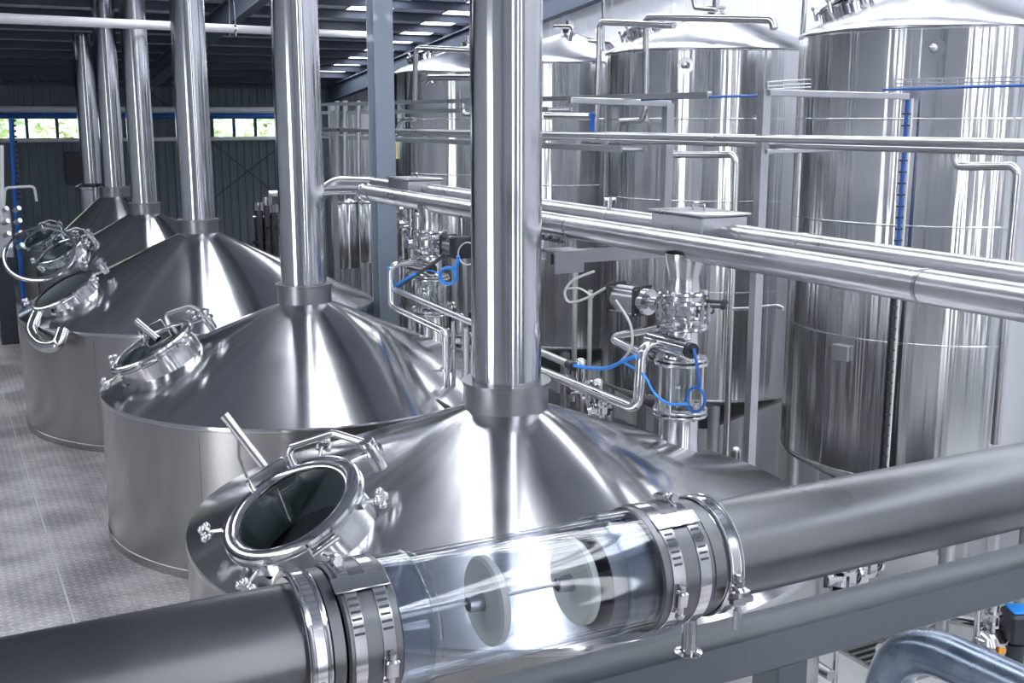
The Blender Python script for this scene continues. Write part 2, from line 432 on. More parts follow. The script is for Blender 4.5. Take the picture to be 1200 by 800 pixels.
# platform of tread plates
PX0, PX1, PY0, PY1 = -5.4, 6.02, -4.0, 33.0
mb = MB(); mb.box(((PX0+PX1)/2, (PY0+PY1)/2, PLAT-.16), (PX1-PX0, PY1-PY0, .28))
for x in (-4.5, 5.8):
    for y in (-3, 3, 9.6, 14.6, 20, 26, 32): mb.box((x, y, (PLAT-.3)/2), (.15, .15, PLAT-.3))
plat = struct(mb.build('trim_1', 'beam', smooth=False))
xs = [PX0, -4.35, -2.9, -1.45, -.3, .85, 1.42, 2.9, 4.4, PX1]; yy = PY0
ys = []
while yy < PY1-.1: ys.append(yy); yy += 2.42
ys.append(PY1)
for i in range(len(xs)-1):
    for j in range(len(ys)-1):
        if xs[i] > 1.5 and ys[j] > 30: pass
        mb = MB(); mb.box(((xs[i]+xs[i+1])/2, (ys[j]+ys[j+1])/2, PLAT-.01), (xs[i+1]-xs[i]-.006, ys[j+1]-ys[j]-.006, .02+.004*((i+j) % 2)))
        mb.build('tread_plate', 'tread', plat, smooth=False)
# weld strips along the joint that shows
for (x, ya, yb) in ((.85, 6.5, 20), ):
    mb = MB(); mb.box((x, (ya+yb)/2, PLAT+.006), (.018, yb-ya, .012)); mb.build('weld_strip', 'ground', plat, smooth=False)
# dark service panel on the far wall
mb = MB(); a = P(75, 178, Y=YF-.12); b = P(96, 216, Y=YF-.12)
mb.bevbox(((a.x+b.x)/2, YF-.1, (a.z+b.z)/2), (b.x-a.x, .1, a.z-b.z), .02)
pn = mb.build('service_panel', 'darkpanel'); tag(pn, 'small dark rectangular panel on the far cladding wall below the strip window', 'panel')
# blue-grey building column in front of the tanks
CX, CY = 6.20, 16.15
col = root('steel_column', 'blue-grey painted steel column standing between the vats and the tanks', 'column', (CX, CY, 0))
mb = MB(); mb.box((CX, CY, roofz(CY)/2-.1), (.02, .27, roofz(CY)-.25)); mb.build('web', 'column', col, smooth=False)
for sy_ in (-1, 1):
    mb = MB(); mb.box((CX, CY+sy_*.145, roofz(CY)/2-.1), (.30, .02, roofz(CY)-.25)); mb.build('flange', 'column', col, smooth=False)
mb = MB(); mb.box((CX, CY, .02), (.5, .5, .04)); mb.build('base_plate', 'column', col, smooth=False)
# ------------------------------------------------------------------ brewing vats
def manway(parent, c, n, up, R=.44, neck=.2, lid='closed', knobs=(35, 130, 207, 300), hinge=-5, bar=None):
    """c: centre of the neck's top ring, n: axis, up: direction towards the cone top"""
    n = V(n).normalized(); e1 = (V(up)-n*V(up).dot(n)).normalized(); e2 = n.cross(e1)
    def at(deg, r, h=0.0):
        a = math.radians(deg); return c+(e1*math.cos(a)+e2*math.sin(a))*r+n*h
    def dr(deg): a = math.radians(deg); return e1*math.cos(a)+e2*math.sin(a)
    mb = MB(); mb.lathe([(R*1.10, -neck-.30), (R*1.0, -neck*.75), (R*.97, -.05), (R*.97, -.02), (R*.93, -.02)], c, n, 40)
    mw = mb.build('manway', 'polish', parent)
    mb = MB(); mb.lathe([(R*.92, -.03), (R*1.05, -.035), (R*1.1, -.02), (R*1.1, .0), (R*1.04, .012), (R*.9, .008)], c, n, 44, True)
    mb.build('neck_flange', 'fit', mw)
    mb = MB(); mb.lathe([(R*.9, -.01), (R*.88, -neck-.12)], c, n, 40); mb.build('neck_lining', 'lining', mw)
    if lid == 'closed':
        lc, ln, lu, lv = c+n*.02, n, e1, e2
    else:
        lc, ln = lid; ln = V(ln).normalized(); lu, lv, _ = frame(ln)
    ri = .84 if lid == 'closed' else .97
    mb = MB(); mb.lathe([(R*ri, 0), (R*(ri+.02), -.012), (R*1.06, -.012), (R*1.09, 0), (R*1.08, .022), (R*1.02, .034), (R*max(.93, ri), .034), (R*max(.9, ri), .02), (R*ri, .014)], lc, ln, 48, True)
    mb.build('lid_rim', 'polish', mw)
    mb = MB(); mb.lathe([(0, .0), (R*(ri+.01), .0), (R*(ri+.01), .012), (0, .012)], lc, ln, 40); mb.build('lid_glass', 'lidglass', mw)
    # lid grab handle of thin rod
    a = math.radians(76); q = lu*math.cos(a)+lv*math.sin(a); t = ln.cross(q)
    b0 = lc+q*R*.96
    mb = MB(); mb.tube([b0-t*.14+ln*.03, b0-t*.14+ln*.12, b0+t*.14+ln*.12, b0+t*.14+ln*.03], .008, 8, .02); mb.build('lid_handle', 'fit', mw)
    for k in knobs:
        d = dr(k); p = at(k, R*1.08, -.01)
        mb = MB(); mb.box(at(k, R*1.12, -.015), (.05, .06, .05), (d, n.cross(d), n))
        mb.cyl(p+d*.02, p+d*.15+n*.015, .013, 8)
        mb.build('clamp_bolt', 'fit', mw)
        e = p+d*.155+n*.016
        mb = MB(); mb.cyl(e, e+d*.04, .034, 10)
        for j in range(4):
            aa = j*PI/2+.4; tt = n*math.cos(aa)+n.cross(d)*math.sin(aa)
            mb.sphere(e+d*.02+tt*.043, .029, 8, 5)
        mb.build('star_knob', 'polish', mw)
    # hinge block and davit arm
    d = dr(hinge); t = n.cross(d)
    mb = MB(); hb = at(hinge, R*1.45, -.02)
    mb.cyl(hb-n*.14, hb+n*.10, .05, 14); mb.ring(hb-n*.02, n, .05, .075, .03); mb.ring(hb+n*.05, n, .05, .07, .03)
    for j in (-1, 1): mb.cyl(hb+t*j*.07-n*.05, hb+t*j*.07+n*.06, .022, 8)
    mb.build('hinge_post', 'polish', mw)
    if lid == 'closed':
        mb = MB(); mb.tube([hb+n*.07, at(hinge+24, R*1.36, .13), at(52, R*1.12, .16), at(52, R*1.0, .03)], .026, 12, .07); mb.build('davit_arm', 'polish', mw)
        mb = MB(); mb.cyl(hb, at(hinge, R*1.05, .02), .022, 10); mb.build('hinge_rod', 'polish', mw)
    # latch on the front edge
    for k in (258, ):
        d = dr(k); t = n.cross(d); p = at(k, R*1.1, -.005)
        mb = MB()
        for j in (-1, 1): mb.box(p+t*j*.09, (.05, .014, .09), (d, t, n))
        mb.cyl(p-t*.09+d*.03-n*.02, p+t*.09+d*.03-n*.02, .016, 8)
        mb.build('latch', 'fit', mw)
    if bar:
        mb = MB(); mb.cyl(bar[0], bar[1], .034, 14); x = (bar[1]-bar[0]).normalized()
        mb.cyl(bar[1], bar[1]+x*.02, .037, 14); mb.build('lift_bar', 'polish', mw)
        m2 = MB(); mid = bar[0].lerp(bar[1], .35); m2.tube([mid, mid-V((0, 0, .18)), at(95, R*1.0, -.03)], .012, 8, .05); m2.build('bar_bracket', 'fit', mw)
    return mw
def vat(cx, cy, R, rim, ctop, rc, chr_, label, az=190, mr=1.65, tilt=.6, group='brewing vats in a row', mwR=.44, lid='closed', hinge=-5, bar=None, neck=.2, chim_label=None, colh=.2, mway=True, base=-4.4, drum=None):
    """rim, ctop: heights relative to the eye of the shell top and of the cone top"""
    zb, zr, zc = EYE+base, EYE+rim, EYE+ctop
    o = root('brewing_vat', label, 'vat', (cx, cy, zb), group)
    c = (cx, cy, 0)
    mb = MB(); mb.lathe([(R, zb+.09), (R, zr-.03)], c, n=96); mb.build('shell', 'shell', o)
    mb = MB(); mb.lathe([(R+.012, zb), (R+.012, zb+.085), (R-.02, zb+.1)], c, n=96); mb.build('skirt_band', 'shell', o)
    # upright weld seams on the shell
    for a in (225, 262, 320):
        ca, sa = math.cos(math.radians(a)), math.sin(math.radians(a))
        mb = MB(); mb.box((cx+ca*R, cy+sa*R, (zb+zr)/2), (.006, .012, zr-zb-.16), (V((ca, sa, 0)), V((-sa, ca, 0)), V((0, 0, 1)))); mb.build('weld_seam', 'shell', o)
    n1 = 30
    prof = [(R-.006, zr-.045), (R+.004, zr-.035), (R+.006, zr-.012), (R+.002, zr+.004)]
    prof += [(R+(rc-R)*k/n1, zr+.01+(zc-zr-.01)*k/n1) for k in range(0, n1+1)]
    mb = MB(); mb.lathe(prof, c, n=224)
    if mway:
        a = math.radians(az); s = (zc-zr)/(R-rc); rad = V((math.cos(a), math.sin(a), 0)); surf = V((cx, cy, zc-s*(mr-rc)))+rad*mr; nn = (rad*tilt+V((0, 0, 1))).normalized()
        def inside(f):
            d = sum((mb.v[i] for i in f), V((0, 0, 0)))/len(f)-surf; return (d-nn*d.dot(nn)).length < mwR*.97
        mb.f = [f for f in mb.f if not inside(f)]
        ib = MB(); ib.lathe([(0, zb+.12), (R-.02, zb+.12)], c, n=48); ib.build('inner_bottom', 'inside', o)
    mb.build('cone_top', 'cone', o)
    mb = MB(); mb.lathe([(rc, zc-.03), (rc+.012, zc-.02), (rc+.012, zc+colh*.25), (rc+.012, zc+colh*.85), (rc+.03, zc+colh*.88), (rc+.03, zc+colh), (chr_, zc+colh)], c, n=48)
    mb.build('collar', 'collar', o)
    zt = roofz(cy)-.02
    mb = MB(); mb.lathe([(chr_, zc), (chr_, zt)], c, n=48); mb.build('chimney', 'stack', o)
    if drum:
        mb = MB(); mb.lathe([(drum, zc-.35), (drum, zc+.9), (drum+.05, zc+.92), (drum+.05, zc+.97), (chr_, zc+1.05)], c, n=40); mb.build('drum', 'polish', o)
    if mway:
        a = math.radians(az); s = (zc-zr)/(R-rc)
        rad = V((math.cos(a), math.sin(a), 0)); surf = V((cx, cy, zc-s*(mr-rc)))+rad*mr
        n = (rad*tilt+V((0, 0, 1))).normalized()
        manway(o, surf+n*neck, n, -rad+V((0, 0, s)), mwR, neck, lid, hinge=hinge, bar=bar)
    return o
V1 = vat(3.65, 7.10, 2.30, -2.85, -2.06, .295, .252, 'nearest stainless brewing vat with a round glass-lidded manway and cone top, behind the foreground tube',
         az=194, mr=1.70, mwR=.44, tilt=.55, bar=(P(263, 486, Y=7.3), P(309, 545, Y=7.15)), neck=.2)
V2 = vat(3.65, 12.0, 2.20, -2.85, -1.98, .285, .25, 'second stainless brewing vat from the camera with closed glass manway lid', az=176, mr=1.55, mwR=.44, tilt=.55,
         bar=(P(160, 376, Y=12.0), P(184, 396, Y=11.8)), neck=.2)
V3 = vat(3.65, 17.3, 2.60, -2.78, -1.68, .28, .25, 'third brewing vat in the row with its round glass manway lid swung open', az=192, mr=2.0, mwR=.44,
         lid=(E(1.32, 16.3, -1.78), (-.267, -.66, .71)), neck=.16)
V4 = vat(3.65, 21.9, 1.95, -2.65, -1.73, .27, .235, 'fourth brewing vat in the row, half hidden behind the vat with the open lid', az=196, mr=1.55, mwR=.40, neck=.14)
V5 = vat(3.65, 25.5, 1.3, -2.5, -1.62, .30, .235, 'small fifth vat in the row with a smooth pale cone, between two taller chimneys', mway=False)
V6 = vat(3.72, 29.6, 1.95, -3.0, -2.6, .36, .245, 'farthest brewing vat with a polished drum under its leftmost chimney', az=205, mr=1.4, mwR=.38, neck=.12, drum=.35)
mb = MB(); mb.tube(smooth_path([P(74, 388, Y=15.75), P(66, 405, Y=15.6), P(48, 404, Y=15.9), P(37, 388, Y=16.3), P(44, 368, Y=16.5)], 6), .085, 16); mb.build('side_outlet', 'polish', V3)
mb = MB(); mb.tube([E(4.40, 10.10, -2.79), E(4.47, 9.95, -2.84), E(4.475, 9.93, -2.87), E(4.475, 9.93, -3.02)], .03, 8); mb.build('rim_strap', 'black', V2, 'black strap over the rim')
# ------------------------------------------------------------------ valve stacks on the vats
def bolts(mb, o, d, R, n, r=.012, h=.05, ph=0):
    x, y, z = frame(d)
    for k in range(n):
        a = 2*PI*k/n+ph; p = V(o)+(x*math.cos(a)+y*math.sin(a))*R
        mb.cyl(p-z*h/2, p+z*h/2, r, 6)
    return mb
def valve_stack(x, y, zb, act_dir, label):
    """zb: height (eye-relative) of the nozzle foot on the cone; act_dir: +1 actuator away from the camera, -1 towards it"""
    o = root('valve_stack', label, 'valve', E(x, y, zb), 'valve stacks on the vat outlets')
    c = E(x, y, 0)
    def q(h): return V((x, y, EYE+h))
    z0 = zb
    mb = MB(); mb.lathe([(.20, z0-.08), (.17, z0-.03), (.15, z0+.02), (.145, z0+.30), (0.13, z0+.30), (.13, z0-.05)], c, n=36, close=False); mb.build('outlet_neck', 'polish', o)
    mb = MB(); mb.ring(q(z0+.29), (0, 0, 1), .11, .215, .022, 36, .004); mb.ring(q(z0+.325), (0, 0, 1), .11, .215, .022, 36, .004); mb.build('lower_flange', 'fit', o)
    mb = MB(); bolts(mb, q(z0+.32), (0, 0, 1), .19, 8, .012, .09); mb.build('flange_bolts', 'fit', o)
    mb = MB(); mb.lathe([(.115, z0+.345), (.115, z0+.70), (.108, z0+.70), (.108, z0+.345)], c, n=32, close=True); mb.build('sight_glass', 'glass', o)
    for k in range(4):
        a = k*PI/2+.5; p = V((.18*math.cos(a), .18*math.sin(a), 0))
        mb = MB(); mb.cyl(q(z0+.30)+p, q(z0+.75)+p, .011, 8); mb.build('tie_rod', 'fit', o)
    mb = MB(); mb.cyl(q(z0+.345)+V((-.05, -.03, 0)), q(z0+.5)+V((-.05, -.03, 0)), .02, 10); mb.sphere(q(z0+.52)+V((-.05, -.03, 0)), .028); mb.build('spray_nozzle', 'fit', o)
    mb = MB(); mb.ring(q(z0+.70), (0, 0, 1), .09, .215, .025, 36, .004); mb.ring(q(z0+.735), (0, 0, 1), .09, .20, .02, 36, .004); mb.build('upper_flange', 'fit', o)
    mb = MB(); mb.lathe([(.15, z0+.755), (.13, z0+.79), (.125, z0+.93), (.125, z0+1.02)], c, n=32); mb.build('reducer', 'polish', o)
    # horizontal cylinder fitting
    mb = MB(); mb.cyl(q(z0+.86)+V((-.15, .20, 0)), q(z0+.86)+V((-.11, -.26, 0)), .078, 24); mb.build('drain_cylinder', 'polish', o)
    mb = MB(); mb.cyl(q(z0+.86)+V((-.11, -.255, 0)), q(z0+.86)+V((-.11, -.285, 0)), .06, 18); mb.cyl(q(z0+.86)+V((-.11, -.28, 0)), q(z0+.86)+V((-.11, -.33, 0)), .02, 10); mb.build('black_cap', 'black', o, 'black end cap')
    # valve body with clamp ferrules
    for h in (.97, 1.06, 1.17, 1.24):
        mb = MB(); mb.lathe([(.12, 0), (.19, .004), (.20, .016), (.19, .03), (.12, .034)], q(z0+h), (0, 0, 1), 32); mb.build('clamp_ring', 'polish', o)
    mb = MB(); mb.lathe([(.13, z0+1.0), (.165, z0+1.09), (.165, z0+1.17), (.13, z0+1.26), (.12, z0+1.38), (.15, z0+1.5), (.15, z0+1.56)], c, n=32); mb.build('valve_body', 'fit', o)
    mb = MB(); bolts(mb, q(z0+1.13), (0, 0, 1), .195, 10, .015, .17, .2); bolts(mb, q(z0+1.13), (0, 0, 1), .195, 10, .026, .03, .2); mb.build('clamp_bolts', 'fit', o)
    mb = MB()
    for a in (20, 50, -10): 
        d = V((math.cos(math.radians(a)), math.sin(math.radians(a))*-1, 0)); mb.cyl(q(z0+1.1+a*.002)+d*.17, q(z0+1.1+a*.002)+d*.32, .014, 8); mb.sphere(q(z0+1.1+a*.002)+d*.32, .028, 8, 5)
    mb.build('wing_nuts', 'rubber', o)
    # pneumatic actuator on the side
    d = V((-.25 if act_dir > 0 else .08, act_dir, 0)).normalized(); s0 = q(z0+1.14); t = V((0, 0, 1)).cross(d); zz = V((0, 0, 1))
    mb = MB(); mb.cyl(s0+d*.15, s0+d*.36, .035, 12); mb.cyl(s0+d*.24, s0+d*.30, .06, 14); mb.build('actuator_stem', 'fit', o)
    mb = MB(); mb.cyl(s0+d*.34, s0+d*.40, .105, 20); mb.build('actuator_mount', 'fit', o)
    mb = MB(); mb.bevbox(s0+d*.42, (.24, .24, .045), .02, (t, zz, d)); mb.build('end_cap', 'black', o, 'black square end cap of the actuator'); mb = MB(); mb.bevbox(s0+d*.70, (.24, .24, .05 if act_dir > 0 else .13), .02, (t, zz, d)); mb.build('end_cap', 'black', o, 'black square end cap of the actuator')
    mb = MB(); mb.cyl(s0+d*.44, s0+d*.68, .105, 24)
    mb.build('actuator_barrel', 'pipe', o)
    mb = MB()
    for i in (-1, 1):
        for j in (-1, 1): mb.cyl(s0+d*.40+t*i*.095+zz*j*.095, s0+d*.73+t*i*.095+zz*j*.095, .009, 6)
    mb.build('actuator_rods', 'fit', o)
    return o
valve_stack(5.1, 6.95, -2.56, 1, 'tall valve stack with sight glass on the nearest vat, right of its chimney')
valve_stack(5.12, 11.85, -2.52, -1, 'farther valve stack with a black-capped actuator, left of the nearest chimney')
# thin pipes at the stacks
def solo_tube(name, pts, r, mat, label, cat, bend=.06, n=10, group=None, steps=5):
    mb = MB(); mb.tube(pts, r, n, bend, steps); return tag(mb.build(name, mat), label, cat, group)
solo_tube('rinse_pipe', [P(668-160, 378, X=4.7)*0+E(4.62, 10.35, -3.0), E(4.62, 10.35, -2.14), E(4.62, 11.85, -2.1), E(4.62, 11.85, -1.62), E(5.1, 11.85, -1.6)], .038, 'polish', 'thin polished pipe dropping to the second vat below the black-capped actuator', 'pipe', .1)
solo_tube('rinse_pipe', [E(5.02, 7.02, -1.70), E(4.78, 7.02, -1.70), E(4.74, 7.0, -2.2), E(4.74, 9.9, -2.2), E(4.74, 9.9, -3.4)], .043, 'polish', 'polished bent pipe running from the nearest valve stack behind the nearest chimney', 'pipe', .12)
solo_tube('loop_pipe', [P(792, 380, X=5.0), P(712, 396, X=4.85), P(762, 418, X=4.85)], .036, 'polish', 'short triangular steel pipe loop beside the nearest valve stack', 'pipe', .04)
cd = root('hose_conduit', 'straight steel conduit with blue hoses leaving both ends, behind the nearest chimney', 'conduit', E(4.66, 9.8, -1.95))
mb = MB(); mb.tube([P(460, 338, X=4.66), P(668, 427, X=4.66)], .032, 10); mb.build('tube', 'pipe', cd)
mb = MB(); a = P(666, 426, X=4.66); mb.cyl(a, a+V((0, -.09, -.01)), .04, 12); mb.build('black_end', 'black', cd, 'black conduit end sleeve')
for px_, zb_ in ((546, -3.3), (531, -3.2)):
    mb = MB(); a = P(px_, 384 if px_ == 546 else 377, X=4.72); mb.cyl(a, V((a.x, a.y, EYE+zb_)), .032 if px_ == 546 else .022, 10); mb.build('post', 'pipe', cd)
# clamp on the drop pipe
mb = MB(); a = E(4.62, 10.35, -2.55); mb.ring(a, (0, 0, 1), .037, .065, .03, 18); mb.cyl(a+V((-.06, 0, .015)), a+V((-.16, 0, .015)), .012, 8)
tag(mb.build('pipe_clamp', 'fit'), 'small clamp with a wing bolt on the pipe dropping to the second vat', 'clamp')
# blue air hoses
def hose(pix, X, r, mat, label, group='blue air hoses', n=8):
    pts = smooth_path([P(a, b, X=X) for a, b in pix], 4); return solo_tube('air_hose', pts, r*.9, mat, label, 'hose', 0, n, group)
hose([(668, 427), (690, 431), (712, 431), (728, 424), (745, 417)], 4.66, .017, 'brightblue', 'thick bright blue hose sagging from the black conduit end to the nearest valve stack')
hose([(728, 423), (740, 430), (755, 440), (768, 462), (785, 473), (806, 473)], 4.75, .011, 'brightblue', 'thin blue hose passing behind the bent pipe to the sight glass')
circ = [(815+11*math.cos(t*PI/8), 468+14*math.sin(t*PI/8)) for t in range(-4, 13)]
hose([(813, 408), (817, 430), (820, 450)]+circ[0:1]+circ[1:], 4.92, .013, 'blue', 'blue hose coiled in a ring below the black cap of the nearest valve stack')
hose([(728, 423), (737, 412), (741, 400), (738, 378), (722, 352)], 4.7, .012, 'grey_hose', 'pale hose rising from the blue hose joint to the near actuator')
hose([(696, 318), (672, 328), (662, 342), (668, 354), (690, 348), (718, 332)], 4.9, .013, 'grey_hose', 'pale hose looped left of the near actuator')
hose([(664, 338), (680, 338), (695, 348)], 4.95, .010, 'grey_hose', 'short pale hose crossing inside the loop by the near actuator')
hose([(458, 336), (457, 325), (455, 312)], 4.62, .025, 'brightblue', 'short thick blue hose rising at the far conduit end')
hose([(464, 337), (478, 328), (500, 314), (516, 302), (521, 296)], 4.72, .024, 'rubber', 'black-sleeved cable from the conduit up to the black-capped actuator')
hose([(464, 336), (474, 328), (486, 321)], 4.68, .02, 'brightblue', 'bright blue hose along the black cable by the far conduit end')
hose([(488, 319), (505, 317), (516, 322)], 4.85, .009, 'brightblue', 'thin blue hose crossing to the far blue ring')
circ = [(525+9.5*math.cos(t*PI/8), 323+9.5*math.sin(t*PI/8)) for t in range(-3, 14)]
hose([(537, 300), (535, 312)]+circ, 4.85, .022, 'brightblue', 'blue hose coiled in a ring below the black-capped actuator')
circ = [(548+11*math.cos(t*PI/8), 297+13*math.sin(t*PI/8)) for t in range(-6, 11)]
hose([(540, 288)]+circ, 4.9, .009, 'grey_hose', 'pale hose ring right of the black-capped actuator')
# ------------------------------------------------------------------ pair of overhead pipes and their boxes
pr_ = root('transfer_pipe', 'thick dull steel pipe running above the vats, the nearer of the pair', 'pipe', E(5.1, 8, -1.08), 'pair of overhead transfer pipes')
mb = MB(); mb.tube([E(5.1, 1.9, -.955), E(5.1, 13.9, -.935)], .103, 32); mb.build('pipe_run', 'pipe', pr_)
for yy in (4.6, 8.62, 13.6):
    mb = MB(); mb.ring(E(5.1, yy, -.95), (0, 1, 0), .10, .108, .03, 32, .003); mb.build('pipe_joint', 'collar', pr_)
mb = MB(); mb.lathe([(.103, 0), (.12, .01), (.12, .05), (.05, .12), (.036, .16)], E(5.1, 13.9, -.935), (0, 1, 0), 28); mb.tube([E(5.1, 14.0, -.935), E(5.1, 14.12, -.935), E(3.9, 14.2, -.93)], .04, 12, .1); mb.build('reducer_end', 'polish', pr_)
mb = MB()
for k in range(6): mb.bevbox(E(5.0, 8.75+k*.14, -1.055), (.06, .07, .03), .008)
mb.box(E(5.0, 9.1, -1.075), (.05, .9, .015)); mb.build('bolt_strip', 'rubber', pr_)
p2 = root('transfer_pipe', 'thick dull steel pipe running behind its twin through the sheet-metal boxes', 'pipe', E(5.75, 8, -1.03), 'pair of overhead transfer pipes')
mb = MB(); mb.tube([E(5.75, 2.2, -.935), E(5.75, 15.3, -.90), E(5.35, 15.9, -.90), E(4.9, 15.9, -1.3)], .095, 28, .3); mb.build('pipe_run', 'pipe', p2)
for yy in (6.35, 7.0, 9.0):
    mb = MB(); mb.ring(E(5.75, yy, -.928), (0, 1, 0), .09, .103, .04, 30, .003); mb.build('pipe_joint', 'pipe', p2)
mb = MB(); mb.cyl(E(5.72, 9.0, -.83), E(5.72, 9.0, -.72), .025, 10); mb.cyl(E(5.66, 9.0, -.74), E(5.78, 9.0, -.74), .015, 8); mb.build('vent_valve', 'fit', p2)
for nm_, yc, lab in (('near', 7.62, 'flat sheet-metal inspection box on the rear overhead pipe, right of the nearest chimney'), ('far', 13.75, 'flat sheet-metal inspection box on the far part of the rear overhead pipe')):
    bx = root('inspection_box', lab, 'box', E(5.75, yc, -1.05), 'inspection boxes on the rear pipe')
    mb = MB(); mb.bevbox(E(5.72, yc, -.90), (.46, .72, .26), .012); mb.build('box_body', 'pipe', bx)
    mb = MB(); mb.bevbox(E(5.72, yc, -.76), (.50, .77, .022), .006); mb.build('box_lid', 'pipe', bx)
    mb = MB(); mb.tube([E(5.72, yc-.08, -.75), E(5.72, yc-.08, -.69), E(5.72, yc+.08, -.69), E(5.72, yc+.08, -.75)], .01, 8, .02); mb.build('lid_handle', 'polish', bx)
    mb = MB()
    for s_ in (-1, 1):
        for k in range(7): mb.bevbox(E(5.6, yc+s_*(.42+k*.1), -1.05), (.06, .06, .03), .008)
    mb.build('bolt_row', 'rubber', bx)
# support beam across below the pipes, carried by a post
sb = root('pipe_bracket', 'horizontal grey bracket carrying the overhead pipes behind the nearest chimney', 'bracket', E(5.5, 8.75, -1.35))
mb = MB(); mb.box(E(5.6, 8.75, -1.22), (1.35, .08, .12)); mb.build('bracket_beam', 'collar', sb, smooth=False)
mb = MB(); mb.box(E(5.05, 8.72, -1.16), (.34, .3, .02)); mb.box(E(5.05, 8.6, -1.25), (.3, .02, .2)); mb.build('gusset', 'collar', sb, smooth=False)
mb = MB(); mb.box(E(6.3, 8.75, -3.7), (.12, .12, 5.0)); mb.build('bracket_post', 'collar', sb, smooth=False)
# ------------------------------------------------------------------ storage tanks
TX, TR, TB, TT = 10.4, 1.58, -3.9, .93
TY = [9.4, 13.6, 17.8, 22.0]
def tank(cy, label):
    o = root('storage_tank', label, 'tank', (TX, cy, 0), 'tall storage tanks along the white wall')
    c = (TX, cy, EYE)
    mb = MB(); mb.lathe([(TR, TB), (TR, TT)], c, n=128); mb.build('shell', 'tank', o)
    for z in (TB+.02, -2.35, -1.1, .0, TT-.03):
        mb = MB(); mb.lathe([(TR, z-.012), (TR+.004, z-.006), (TR+.004, z+.006), (TR, z+.012)], c, n=96); mb.build('weld_band', 'tank', o)
    mb = MB(); n = 10
    prof = [(TR+.012, TT-.02), (TR+.016, TT), (TR, TT+.02)]+[(TR*(1-k/n)+.1*k/n, TT+.02+.55*(k/n)**.85) for k in range(1, n+1)]+[(0, TT+.57)]
    mb.lathe(prof, c, n=96); mb.build('cone_top', 'dome', o)
    mb = MB(); mb.lathe([(TR, TB), (TR-.03, TB-.05), (.25, TB-.75), (0, TB-.75)], c, n=72); mb.build('cone_bottom', 'shell', o)
    for k in range(4):
        a = PI/4+k*PI/2+.25; x, y = TX+(TR-.14)*math.cos(a), cy+(TR-.14)*math.sin(a)
        mb = MB(); mb.cyl((x, y, 0), (x, y, EYE+TB+.02), .085, 18); mb.cyl((x, y, 0), (x, y, .02), .16, 18); mb.build('leg', 'frame', o)
    # manway on the cone, lid standing up
    mp = V((TX-.28-.35, cy+1.02-.15, EYE+1.14)); rad = (mp-V((TX, cy, mp.z))).normalized(); nn = (rad*.28+V((0, 0, 1))).normalized()
    mb = MB(); mb.lathe([(.30, -.1), (.29, .14), (.32, .145), (.32, .165), (.27, .165), (.26, -.1)], mp, nn, 32); mw = mb.build('manway', 'polish', o)
    mb = MB(); mb.lathe([(.26, .0), (.31, .0), (.32, .015), (.31, .03), (.25, .03), (.0, .05)], mp+nn*.18+rad*.02, (nn+rad*.2), 32); mb.build('manway_lid', 'polish', mw)
    for k in range(5):
        mb = MB(); x, y, z = frame(nn); a = k*1.25; p = mp+nn*.15+(x*math.cos(a)+y*math.sin(a))*.34
        mb.cyl(p-nn*.06, p+nn*.08, .022, 8); mb.sphere(p+nn*.09, .035, 8, 5); mb.build('clamp_knob', 'fit', mw)
    mb = MB(); mb.tube([mp+nn*.16-rad*.33, mp+nn*.34-rad*.28, mp+nn*.30+rad*.0, mp+nn*.22], .018, 8, .08); mb.build('lid_arm', 'fit', mw)
    # neck and spray head on the peak
    mb = MB(); mb.lathe([(.14, TT+.5), (.12, TT+.62), (.15, TT+.63), (.15, TT+.66), (.05, TT+.67), (.05, TT+.78), (0, TT+.78)], c, n=24); mb.build('top_neck', 'fit', o)
    # small round nozzle near the rim
    a = math.radians(219); d = V((math.cos(a), math.sin(a), 0)); p = V((TX, cy, EYE+.70))+d*(TR-.01)
    mb = MB(); mb.ring(p, d, .05, .11, .012, 20); mb.cyl(p, p+d*.06, .05, 16); mb.sphere(p+d*.07, .045, 12, 6); mb.build('round_nozzle', 'polish', o)
    # rating plate
    a = math.radians(191); d = V((math.cos(a), math.sin(a), 0)); p = V((TX, cy, EYE-2.53))+d*(TR+.025)
    mb = MB(); mb.bevbox(p, (.05, .22, .17), .006, (d, V((-d.y, d.x, 0)), V((0, 0, 1)))); mb.build('rating_plate', 'frame', o)
    return o
T1 = tank(TY[0], 'nearest tall mirror-steel storage tank, at the right edge')
for i, lab in ((1, 'second tall storage tank with two pipe runs looping over its top'), (2, 'third storage tank, showing only as a slice right of the nearest chimney'), (3, 'farthest storage tank, left of the nearest chimney behind the column')):
    t = copy_tree(T1, V((0, TY[i]-TY[0], 0))); t['label'] = lab
# ------------------------------------------------------------------ racks, cable trays and thin pipes before the tanks
def rack(label, posts, arms):
    o = root('pipe_rack', label, 'rack', (posts[0][0], posts[0][1], 0), 'steel pipe racks before the tanks')
    for x, y, z1, r in posts:
        mb = MB(); mb.box((x, y, (EYE+z1)/2), (r*2, r*2, EYE+z1)); mb.box((x, y, .01), (r*4, r*4, .02)); mb.build('rack_post', 'pipe', o, smooth=False)
    for a, b, sec in arms:
        mb = MB(); d = (b-a); mb.bevbox((a+b)/2, (sec, sec, d.length), .006, (frame(d)[0], frame(d)[1], d.normalized())); mb.build('rack_arm', 'pipe', o, smooth=False)
    return o
rack('steel rack with two pale arms in front of the nearest tank', [(7.02, 8.40, .27, .045)], [(E(7.02, 8.35, .24), E(8.80, 8.35, .22), .06), (E(7.02, 8.35, -.30), E(8.80, 8.35, -.27), .045)])
rack('steel rack with one pale arm in front of the second tank, under the blue cable', [(7.6, 10.75, .17, .05)], [(E(6.3, 10.75, .20), E(7.62, 10.75, .17), .07)])
